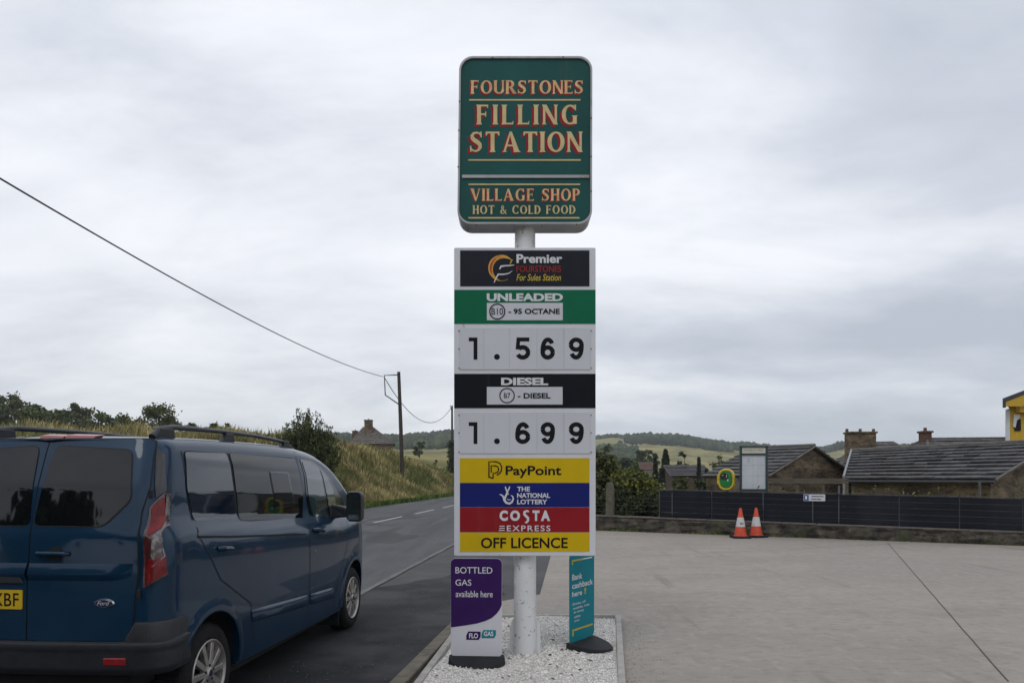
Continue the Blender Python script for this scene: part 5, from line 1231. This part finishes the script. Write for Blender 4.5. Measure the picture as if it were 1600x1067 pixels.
    for y, w_ in ((-.17, .22), (.70, .17), (1.80, .15)): MB().prism([(side * xr_ - .028, y - w_ / 2, topz(y) - .03), (side * xr_ - .028, y + w_ / 2, topz(y) - .03), (side * xr_ - .022, y + w_ / 2 - .03, rz(y)), (side * xr_ - .022, y - w_ / 2 + .03, rz(y))], (.05, 0, 0)).build('rail_foot', M_plas, rl, bevel=.006)
    # mirror
    mz = 1.352; my = 2.52
    MB().prism([(side * .70, my + .05, mz - .13), (side * .90, my + .03, mz - .11), (side * .90, my + .03, mz - .01), (side * .70, my + .10, mz + .02)], (0, .12, 0)).build('mirror_arm', M_plas, van, bevel=.02)
    hs = [(x, z) for x, z in rrect(-.078, .082, -.150, .150, .045, 5)]
    V = []; lev = ((.97, 0), (1.03, .03), (1.0, .09), (.75, .15), (.3, .17))
    for s_, dy in lev: V += [(side * (.985 + x * s_), my + dy, mz + z * s_) for x, z in hs]
    n_ = len(hs); f = [(k * n_ + i, k * n_ + (i + 1) % n_, (k + 1) * n_ + (i + 1) % n_, (k + 1) * n_ + i) for k in range(4) for i in range(n_)] + [tuple(range(n_))[::-1], tuple(range(4 * n_, 5 * n_))]
    mh = MB().add(V, f).build('mirror', M_plas, van, smooth=True)
    MB().poly([(side * (.985 + x * .86), my - .003, mz + z * .86 + .012) for x, z in hs][::-1]).build('mirror_glass', mat('mirror_face', (.015, .02, .022), .05, .1, 3, coat=.6), mh)
    MB().box((side * .985, my - .005, mz - .108), (.11, .004, .05)).build('lower_mirror_glass', mat('mirror_bright', (.5, .52, .52), .08, .4, 12, metal=.9), mh)
    # sail panel and windscreen pillar trim
# windscreen and floor pan
V = []; Kx = 10; ysn = np.linspace(2.5, 3.48, 12)
for y in ysn:
    T = topz(y); r_ = .10; w_ = float(width(y, T - r_)) - .07
    for k in range(Kx + 1): x = -w_ + 2 * w_ * k / Kx; V.append((x, y, T + .006 - .0 * abs(x)))
MB().add(V, [(j * (Kx + 1) + i, j * (Kx + 1) + i + 1, (j + 1) * (Kx + 1) + i + 1, (j + 1) * (Kx + 1) + i) for j in range(11) for i in range(Kx)]).build('windscreen', M_glass, van, smooth=True)
MB().box((0, 1.5, .26), (1.35, 3.6, .12)).build('underbody', M_black, van)
MB().box((0, -.45, .44), (1.2, .25, .12)).build('underbody', M_black, van)
MB().tube([(-.42, -.2, .36), (-.42, -.55, .35), (-.40, -.66, .33)], .032, 12).build('exhaust_pipe', mat('exhaust_steel', (.3, .3, .3), .4, .3, 12, metal=.9), van, smooth=True)
# wheels
M_tyre = mat('tyre_rubber', (.016, .016, .017), .8, .25, 14, bump=.25, bscale=40)
M_alloy = mat('alloy_wheel', (.42, .40, .37), .38, .2, 10, metal=.75)
def wheel_parts(parent, s):
    """Built round x = 0 (outer face towards +x * s)."""
    W_ = .20
    prof = [(.215, -W_), (.25, -W_), (.305, -W_ + .01), (TYR, -W_ + .03), (TYR + .002, -W_ / 2), (TYR, -.035), (.318, -.012), (.295, .004), (.262, .008), (.232, .002), (.222, -.012), (.222, -W_)]
    t_ = MB().lathe([(r, s * h) for r, h in prof], (0, 0, 0), 'X', 48, cap=False); ty = t_.build('tyre', M_tyre, parent, smooth=True)
    m = MB()
    for g_ in range(60):
        a = 2 * math.pi * g_ / 60
        for h in (-.165, -.10, -.045): m.box((s * h, (TYR + .001) * math.cos(a), (TYR + .001) * math.sin(a)), (.045, .012, .012))
    m.build('tread', M_tyre, ty)
    rm = MB().lathe([(r, s * h) for r, h in ((.205, -.16), (.212, -.02), (.226, .001), (.222, .010), (.214, .010), (.205, -.004), (.196, -.05), (.19, -.15))], (0, 0, 0), 'X', 48, cap=False)
    for k in range(10):
        a = 2 * math.pi * (k + .5) / 10; c, sn = math.cos(a), math.sin(a)
        def q(r, w, h): return [(s * h, r * c - w * sn, r * sn + w * c), (s * h, r * c + w * sn, r * sn - w * c)]
        top = q(.045, .018, .004) + q(.205, .021, -.004); bt = q(.045, .016, -.03) + q(.205, .026, -.035)
        m_ = [top[0], top[1], top[3], top[2], bt[0], bt[1], bt[3], bt[2]]
        rm.add(m_, [(0, 1, 2, 3), (4, 7, 6, 5), (0, 4, 5, 1), (1, 5, 6, 2), (2, 6, 7, 3), (3, 7, 4, 0)])
    rim = rm.build('rim', M_alloy, parent, bevel=.004)
    MB().lathe([(r, s * h) for r, h in ((.001, .014), (.028, .013), (.036, .006), (.065, .002), (.068, -.03), (.001, -.03))], (0, 0, 0), 'X', 28, cap=False).build('hub_cap', M_alloy, parent, smooth=True)
    MB().lathe([(r, s * h) for r, h in ((.001, .0165), (.022, .0158), (.024, .012))], (0, 0, 0), 'X', 20, cap=False).build('hub_emblem', MATS['badge_navy'], parent)
    m = MB()
    for k in range(5):
        a = 2 * math.pi * k / 5; m.lathe([(r, s * h) for r, h in ((.001, .010), (.010, .009), (.011, -.01))], (0, .052 * math.cos(a), .052 * math.sin(a)), 'X', 8, cap=False)
    m.build('wheel_bolts', M_plas, parent)
    MB().lathe([(.001, -s * .06), (.185, -s * .06), (.185, -s * .075), (.001, -s * .075)], (0, 0, 0), 'X', 32, cap=False).build('brake_disc', mat('brake_dark', (.03, .028, .026), .6, .3, 9, metal=.5), parent)
for yc in (0, WB_):
    for s in (1, -1):
        w_ = MB().lathe([(.06, -s * .03), (.06, -s * .18)], (0, 0, 0), 'X', 16).build('wheel', M_black, van, loc=(s * .785, yc, HUBZ)); w_.rotation_euler = (.31 + yc, 0, 0)
        wheel_parts(w_, s)
    if yc:
        for s in (1, -1): MB().box((s * .66, yc - .43, .26), (.24, .012, .28)).build('mudflap', M_plas, van, bevel=.004)

# ------------------------------------------------------------------ trees, shrubs, grass
def leafmat(name, base, base2, isl=.35):
    m = mat(name, base, .7, .15, .6, 4, base2=base2, island=isl, spec=.25)
    return m
M_oak = leafmat('leaf_oak', (.052, .070, .022), (.092, .115, .034)); M_dark = leafmat('leaf_dark', (0.026, 0.038, 0.014), (0.048, 0.062, 0.022))
M_shrub = leafmat('leaf_shrub', (0.075, 0.09, 0.014), (0.16, 0.165, 0.03)); M_con = leafmat('needle_conifer', (0.02, 0.034, 0.022), (0.038, 0.054, 0.032))
M_gorse = leafmat('leaf_broom', (.034, .046, .015), (.080, .095, .028)); M_hedge = leafmat('leaf_hedge', (0.055, 0.062, 0.018), (0.11, 0.115, 0.036))
M_bark = mat('bark', (.040, .032, .025), .95, .3, 6, bump=.6, stretch=(1, 1, .3))
def leaves_mesh(name, ctr, size, m, parent, aspect=.6, up=0.0):
    """ctr (n,3): one small folded leaf face at every centre."""
    n = len(ctr); d = RNG.normal(size=(n, 3)); d[:, 2] += up; d /= np.linalg.norm(d, axis=1)[:, None]
    e = np.cross(d, RNG.normal(size=(n, 3))); e /= np.linalg.norm(e, axis=1)[:, None]
    s = size * RNG.uniform(.6, 1.35, (n, 1)); a, b = d * s, e * s * aspect
    V = np.stack([ctr - a, ctr + b, ctr + a, ctr - b], 1).reshape(-1, 3)
    return npmesh(name, V, np.arange(4 * n).reshape(n, 4), m, parent)
def clump_points(n, c, r, nclump, spread, rng, flat=.75, shell=.55):
    """Points gathered in clumps spread through an uneven ellipsoid."""
    u = rng.normal(size=(nclump, 3)); u /= np.linalg.norm(u, axis=1)[:, None]
    rad = rng.uniform(shell, 1, (nclump, 1)) ** .7 * (1 + .22 * np.sin(u[:, :1] * 5 + rng.uniform(0, 6)) * np.cos(u[:, 2:] * 4 + u[:, 1:2] * 3))
    cc = u * rad * np.array(r) + np.array(c)
    k = rng.integers(0, nclump, n); sp_ = spread * rng.uniform(.5, 1.3, (nclump, 1))
    return cc[k] + rng.normal(size=(n, 3)) * sp_[k] * np.array([1, 1, flat]), cc
def tree(name, label, p, h, w, m, n=3000, leaf=.14, base=.3, seed=1, cat='tree', group=None, trunk=True, nclump=40, dep=None, spread=None):
    rng = np.random.default_rng(seed); t = thing(name, label, cat, (p[0], p[1], tz(p[0], p[1]) if len(p) < 3 else p[2]), 0, group)
    cz = h * (base + (1 - base) / 2); r = (w / 2 * .86, (dep or w) / 2 * .86, h * (1 - base) / 2 * .88)
    P, cc = clump_points(n, (0, 0, cz), r, nclump, spread or w * .075, rng)
    P[:, 2] = np.maximum(P[:, 2], .05); leaves_mesh('crown', P, leaf, m, t)
    if trunk:
        mb = MB(); tr = max(.05, h * .028); mb.tube([(0, 0, -.4), (.02 * h, 0, h * base), (0, .01 * h, cz)], [tr * 1.3, tr, tr * .6], 8)
        for c in cc[:: max(1, len(cc) // 12)]: mb.tube([(0, 0, h * base * .8), tuple(Vector(c) * .5 + Vector((0, 0, h * base * .45))), tuple(c)], [tr * .55, tr * .35, tr * .12], 5)
        mb.build('trunk', M_bark, t, smooth=True)
    return t
def conifer(label, p, h, w, n=2500, seed=1, leaf=.13, name='conifer_tree', m=None):
    rng = np.random.default_rng(seed); t = thing(name, label, 'tree', (p[0], p[1], tz(*p[:2])))
    z = rng.uniform(.06, 1, n) ** .9; a = rng.uniform(0, 6.28, n); lay = .72 + .28 * np.sin(z * 38 + np.sin(a * 3) * 1.5) + .12 * np.sin(a * 5 + z * 9)
    r = w / 2 * (1.03 - z) ** .8 * lay * rng.uniform(.35, 1, n) ** .5
    leaves_mesh('crown', np.c_[r * np.cos(a), r * np.sin(a), z * h - r * .25], leaf, m or M_con, t, .4)
    MB().tube([(0, 0, -.5), (0, 0, h * .95)], [h * .025, .02], 7).build('trunk', M_bark, t); return t
def gpos(px, Y): return (X_(px, Y), Y)
# shrubs behind the wall, left of the black slats
def shrub(label, px, Y, top, wpx, m, n, leaf, seed, name='shrub', cat='shrub', base=.0):
    x = X_(px, Y); g0 = tz(x, Y); h = at(0, top, Y).z - g0
    return tree(name, label, (x, Y), h, wpx / F * Y, m, n, leaf, base, seed, cat, trunk=True, nclump=55, spread=.17 * wpx / F * Y * .6)
shrub('yellow-green bush behind the wire fence beside the black slats', 988, 24.0, 724, 80, M_shrub, 11000, .060, 11)
shrub('taller dark green shrub against the edge of the price sign', 936, 24.6, 692, 62, M_hedge, 9000, .065, 12)
shrub('low dark shrub between the concrete post and the yellow-green bush', 962, 23.4, 752, 56, M_dark, 5000, .055, 13)
shrub('dark shrub directly behind the pole of the price sign', 885, 25.5, 735, 90, M_dark, 4000, .07, 14)
shrub('dark low shrub at the left end of the black slats', 1012, 23.0, 768, 46, M_dark, 5000, .05, 15)
shrub('dark low shrub under the yellow-green bush by the concrete post', 972, 23.2, 772, 54, M_dark, 5000, .05, 16)
shrub('garden shrub in front of the brown village house', 1062, 40, 742, 34, M_hedge, 2500, .09, 17)
shrub('dark garden shrub left of the defibrillator cabinet', 1100, 38, 746, 30, M_dark, 2200, .09, 18)
# middle distance trees on the right
def ctree(label, px, Y, top, bot, wpx, seed, n=2200, kind='con', m=None, leaf=.16):
    x = X_(px, Y); h = at(0, top, Y).z - tz(x, Y); w = wpx / F * Y
    if kind == 'con': return conifer(label, (x, Y), h, w, n, seed, leaf * Y / 60, m=m)
    return tree('broadleaf_tree', label, (x, Y), h, w, m or M_oak, n, leaf * Y / 70, .2, seed, nclump=26)
ctree('tall dark conifer rising in front of the pale hill field', 1040, 62, 703, 760, 40, 21, 5000)
ctree('small dark conifer left of the tall one', 1024, 66, 716, 760, 18, 22, 1800)
ctree('grey-green rounded tree right of the tall conifer', 1068, 90, 706, 745, 25, 23, 2600, 'b', M_con, .12)
ctree('thin dark cypress between the conifers and the defibrillator cabinet', 1092, 56, 715, 752, 12, 24, 1500)
ctree('squat dark conifer in front of the brown house', 1104, 54, 733, 755, 22, 25, 1200)
ctree('wide low tree on the field edge above the village roofs', 1124, 130, 712, 735, 40, 26, 2600, 'b', M_oak, .11)
for i, (px, Y, top, wp) in enumerate(((943, 150, 697, 36), (966, 170, 699, 40), (983, 150, 706, 34), (1000, 190, 697, 26), (1013, 210, 699, 22), (1022, 230, 697, 16), (955, 120, 715, 40), (990, 110, 720, 36))):
    names = ('dense tree at the left end of the hedgerow, touching the sign edge', 'broad tree second along the valley hedgerow from the sign', 'rounded dark tree in the valley behind the yellow-green bush', 'tall narrow tree where the hedgerow meets the straw field', 'small tree at the tip of the hedgerow on the field',
             'smallest lone tree on the pale field', 'nearer bushy tree low in the valley behind the tall shrub', 'nearer low tree in the valley above the yellow-green bush')
    x = X_(px, Y); h = at(0, top, Y).z - tz(x, Y)
    tree('valley_tree', names[i], (x, Y), h, wp / F * Y, (M_dark, M_oak, M_con)[i % 3], 2600, .35 * Y / 170, .12, 40 + i, group='trees in the valley hedgerow', nclump=24)
# left: trees on the skyline above the van
sky = [(-60, 612, 70), (-18, 610, 60), (22, 617, 62), (55, 634, 46), (88, 640, 50), (122, 634, 60), (160, 645, 54), (200, 652, 44)]
slab = ('big rounded tree at the very left edge of the skyline wood', 'second big tree of the skyline wood', 'tall tree with sky showing through its top at the left', 'mid-sized tree in the dip of the skyline wood', 'low spreading tree above the left roof rail', 'domed tree above the left end of the van roof', 'bushy tree at the right end of the skyline wood', 'small outlier tree between the wood and the lone oak')
for i, (px, top, wp) in enumerate(sky):
    Y = 150 + 6 * (i % 3); x = X_(px, Y); h = max(5.5, at(0, top, Y).z - tz(x, Y))
    tree('skyline_tree', slab[i], (x, Y), h, wp / F * Y, (M_oak, M_oak, M_hedge)[i % 3], 3600, .34, .08, 60 + i, group='trees on the skyline behind the van', nclump=30)
Y = 120; x = X_(247, Y); tree('oak_tree', 'lone open-crowned oak on the skyline above the van roof', (x, Y), at(0, 630, Y).z - tz(x, Y), 66 / F * Y, M_oak, 3600, .22, .22, 80, nclump=30)
hb = ('bush just right of the lone oak', 'low bush behind the right roof rail', 'bush above the middle of the right roof rail', 'low scrub bush over the front foot of the roof rail', 'small bush beside the broom bush on the bank', 'bushy growth left of the lone oak')
for i, (px, top, wp, Y) in enumerate(((298, 656, 40, 70), (330, 660, 34, 64), (358, 662, 30, 60), (392, 672, 34, 52), (420, 676, 22, 46), (196, 650, 40, 110))):
    x = X_(px, Y); h = max(.9, at(0, top, Y).z - tz(x, Y)); tree('hedge_bush', hb[i], (x, Y), h, wp / F * Y, M_hedge, 1800, .10 * Y / 60, .0, 90 + i, 'bush', 'bushes along the crest of the bank', nclump=18)
# broom bush on the bank: upright spiky sprays
Yb = 39.0; xb = X_(480, Yb); zb0 = tz(xb, Yb); Hb = at(0, 641, Yb).z - zb0
bb = thing('broom_bush', 'big dark spiky bush on the roadside bank above the front of the van', 'bush', (xb, Yb, zb0))
rng = np.random.default_rng(5); pts = []; sprays = MB()
for k in range(260):
    a = rng.uniform(0, 6.28); lean = rng.uniform(0, 1) ** .7; rr = 1.75 * lean; hgt = Hb * (1 - .50 * lean ** 1.6) * rng.uniform(.7, 1.08)
    b0 = Vector((rr * .45 * math.cos(a), rr * .4 * math.sin(a), 0)); b1 = Vector((rr * math.cos(a) * 1.08, rr * .9 * math.sin(a), hgt))
    if k % 5 == 0: sprays.tube([b0, b0.lerp(b1, .6), b1], [.02, .012, .005], 4, False)
    n_ = 70; t = rng.uniform(.05, 1.0, n_) ** .8; q = np.array(b0)[None] * (1 - t[:, None]) + np.array(b1)[None] * t[:, None]
    pts.append(q + rng.normal(size=(n_, 3)) * np.array([.12, .12, .10]) * (1.15 - .8 * t[:, None]))
leaves_mesh('crown', np.concatenate(pts), .10, M_gorse, bb, .30, up=1.4); sprays.build('stems', M_bark, bb)
# ivy on the far pole and a small hill bush
iv = thing('ivy_growth', 'dark ivy column wrapped round the farther utility pole', 'ivy', (p2b.x, p2b.y, tz(p2b.x, p2b.y)))
q = RNG.normal(size=(1600, 3)) * np.array([.28, .28, 0]); q[:, 2] = RNG.uniform(-.3, at(0, 688, 95).z - iv.location.z, 1600); leaves_mesh('foliage', q, .14, M_dark, iv)
for i, (px, Y, top, wp, lb) in enumerate(((655, 185, 689, 22, 'dark round tree alone on the far field left of the sign'), (680, 88, 718, 7, 'tiny bush on the field under the slack cable'), (676, 84, 727, 6, 'lower of the tiny bushes below the slack cable'))):
    x = X_(px, Y); tree('field_tree', lb, (x, Y), max(.8, at(0, top, Y).z - tz(x, Y)), wp / F * Y, M_dark, 900, .12 * Y / 90, .05, 120 + i, nclump=14)

# woods on the far hills: one mass nobody could count
def wood(name, spots, m, hmin, hmax):
    t = (1 + 5 ** .5) / 2
    base = np.array([(-1, t, 0), (1, t, 0), (-1, -t, 0), (1, -t, 0), (0, -1, t), (0, 1, t), (0, -1, -t), (0, 1, -t), (t, 0, -1), (t, 0, 1), (-t, 0, -1), (-t, 0, 1)]) / 1.9
    fc = np.array([(0, 11, 5), (0, 5, 1), (0, 1, 7), (0, 7, 10), (0, 10, 11), (1, 5, 9), (5, 11, 4), (11, 10, 2), (10, 7, 6), (7, 1, 8), (3, 9, 4), (3, 4, 2), (3, 2, 6), (3, 6, 8), (3, 8, 9), (4, 9, 5), (2, 4, 11), (6, 2, 10), (8, 6, 7), (9, 8, 1)])
    n = len(spots); V = np.zeros((n, 12, 3))
    for i, (x, y) in enumerate(spots):
        h = RNG.uniform(hmin, hmax); q = base * RNG.uniform(.7, 1.2, (12, 1)) * np.array([h * .42, h * .42, h * .62]); V[i] = q + np.array([x, y, tz(x, y) + h * .45])
    return npmesh(name, V.reshape(-1, 3), (fc[None] + (np.arange(n) * 12)[:, None, None]).reshape(-1, 3), m)
M_wood = mat('far_wood', (.026, .040, .020), .9, .2, .02, 3, base2=(.048, .064, .028), island=.35, spec=.1)
sp_ = []
for i in range(9000):
    a = random.uniform(.155, 1.1); Y = random.uniform(840, 1190)
    if Y < 880 + 30 * math.sin(a * 19) + (40 if a > .3 else 0): continue
    sp_.append((a * Y, Y))
for i in range(2600):                                 # wood on the left hill
    a = random.uniform(-.30, -.03); Y = random.uniform(640, 1150)
    sp_.append((a * Y, Y))
for i in range(1500):                                 # hedges across the fields and on the left of the right-hand hill
    a = random.uniform(.09, .17); Y = random.choice((random.gauss(620, 14), random.gauss(700, 30), random.uniform(1080, 1180)))
    sp_.append((a * Y, Y))
o = wood('hill_wood', sp_, M_wood, 5, 9.5); stuff(tag(o, 'dark mixed wood covering the crest of the far hills', 'wood'))

# grass on the bank: long dry stems, and greener grass along the road edge
def blades(name, n, f, hmin, hmax, m, wk=.0011, lean=.35):
    P = np.array([f() for _ in range(n)]); x, y = P[:, 0], P[:, 1]; z = terrain(x, y) - .03
    h = RNG.uniform(hmin, hmax, n) * (P[:, 2] if P.shape[1] > 2 else 1); a = RNG.uniform(0, 6.28, n); w = wk * np.maximum(y, 12) * RNG.uniform(.6, 1.3, n)
    l = h * RNG.uniform(.05, lean, n); b = RNG.uniform(0, 6.28, n); B = np.c_[x, y, z]
    s = np.c_[np.cos(a) * w, np.sin(a) * w, 0 * w]; mid = B + np.c_[np.cos(b) * l * .35, np.sin(b) * l * .35, h * .6]; tip = B + np.c_[np.cos(b) * l * 1.3, np.sin(b) * l * 1.3, h]
    V = np.stack([B - s, B + s, mid + s * .8, mid - s * .8, tip + s * .12, tip - s * .12], 1).reshape(-1, 3); i = np.arange(n)[:, None] * 6
    return npmesh(name, V, np.concatenate([i + np.array([0, 1, 2, 3]), i + np.array([3, 2, 4, 5])]), m)
def bank_pt():
    while True:
        Y = 14 + 85 * random.random() ** 1.3; d = random.uniform(.9, 16) if random.random() < .8 else random.uniform(.5, 4)
        k = .6 + .5 * math.sin(d * 1.1 + Y * .35) * math.sin(Y * .23 + 1)
        if random.random() < .35 + .6 * k: return (float(xfar(Y)) - d, Y, (.45 + .55 * min(1, d / 3)) * (.7 + .5 * k))
M_straw = mat('dry_grass', (.24, .195, .085), .9, .25, .35, 4, base2=(.40, .34, .165), island=.4, spec=.15)
layer_noise(M_straw, (.085, .115, .028), .28, .43, .57, .75)
M_grn = mat('green_grass', (.05, .09, .014), .85, .2, .5, 4, base2=(.095, .145, .028), island=.35, spec=.2)
stuff(tag(blades('long_grass', 90000, bank_pt, .35, .95, M_straw), 'long dry grass covering the roadside bank', 'grass'))
stuff(tag(blades('verge_grass', 38000, lambda: (lambda Y: (float(xfar(Y)) - .02 - abs(random.gauss(0, .75)), Y, 1))(12 + 100 * random.random() ** 1.4), .12, .36, M_grn, .0010), 'short green grass along the far edge of the road', 'grass'))
def weeds_pt():
    s = random.uniform(-1, 24); p = WA + WD * s + WN * random.uniform(-.02, .1) - WN * .05; return (p.x, p.y, random.choice((.3, .4, 1)) * (1 if math.sin(s * 2.1) + math.sin(s * .9) > .3 else .25))
P = np.array([weeds_pt() for _ in range(2500)])
o = leaves_mesh('wall_weeds', np.c_[P[:, 0], P[:, 1], .02 + .10 * RNG.random(2500) * P[:, 2]], .022, M_shrub, None, .4, 1.0); stuff(tag(o, 'little green weeds growing along the foot of the stone wall', 'weeds'))
P = np.array([(lambda s: (*(WA + WD * s + WN * random.uniform(.5, 3))[:2],))(random.uniform(4.5, 24)) for _ in range(9000)])
o = leaves_mesh('rough_growth', np.c_[P[:, 0], P[:, 1], terrain(P[:, 0], P[:, 1]) + RNG.random(9000) ** 1.5 * 1.5], .06, M_hedge, None, .35, 1.0); stuff(tag(o, 'rough low growth behind the black slat fence', 'undergrowth'))
for n_ in ('dark_navy_vinyl', 'black_vinyl', 'black_ink', 'unleaded_green', 'sign_yellow', 'sign_blue', 'sign_red', 'sign_purple', 'sign_teal', 'sign_green', 'black_slat', 'letter_red', 'sign_shadow_red', 'black_rubber', 'layby_asphalt', 'tyre_rubber'):
    MATS[n_].node_tree.nodes['Principled BSDF'].inputs['Specular IOR Level'].default_value = .14

# ------------------------------------------------------------------ trees behind the camera that the van's rear windows mirror
def bare_tree(p, h, seed):
    rng = np.random.default_rng(seed); t = thing('bare_tree', 'leafless roadside tree mirrored in the rear window of the blue van', 'tree', (p[0], p[1], tz(*p))); mb = MB()
    def limb(a, d, l, r, k):
        b = a + d * l; m_ = a.lerp(b, .5) + Vector(rng.normal(size=3)) * l * .06; mb.tube([a, m_, b], [r, r * .8, r * .6], 5, False)
        if k:
            for _ in range(3 if k > 1 else 4):
                nd_ = (d + Vector(rng.normal(size=3)) * .55 + Vector((0, 0, .12))).normalized(); limb(b if rng.random() < .6 else m_, nd_, l * rng.uniform(.6, .8), r * .55, k - 1)
    limb(Vector((0, 0, -.3)), Vector((.03, 0, 1)), h * .3, h * .022, 5); mb.build('branches', M_bark, t); return t
bare_tree((-4.6, -9.0), 11, 3)
for i, (x, y, h, w) in enumerate(((-9.5, -16, 9, 8), (-2.0, -19, 10.5, 9), (5.0, -20, 9, 9), (-17, -12, 9, 8))):
    tree('roadside_tree', ('dense tree behind the viewpoint beside the road', 'tallest dense tree behind the viewpoint', 'dense tree behind the viewpoint at the station side', 'dense tree behind the viewpoint across the road')[i], (x, y), h, w, M_dark, 5000, .42, .05, 300 + i, nclump=40)
# thin air haze
hz = MB().box((0, 1040, 38), (3500, 2440, 94)).build('haze', mat('dummy', (1, 1, 1)))
hm = bpy.data.materials.new('haze_air'); hm.use_nodes = True; nt = hm.node_tree; nt.nodes.clear()
o_ = nt.nodes.new('ShaderNodeOutputMaterial'); v_ = nt.nodes.new('ShaderNodeVolumePrincipled'); v_.inputs['Color'].default_value = (.80, .86, .95, 1); v_.inputs['Density'].default_value = .00023
nt.links.new(v_.outputs[0], o_.inputs['Volume']); hz.data.materials.clear(); hz.data.materials.append(hm); stuff(tag(hz, 'thin pale haze lying over the valley', 'haze'))
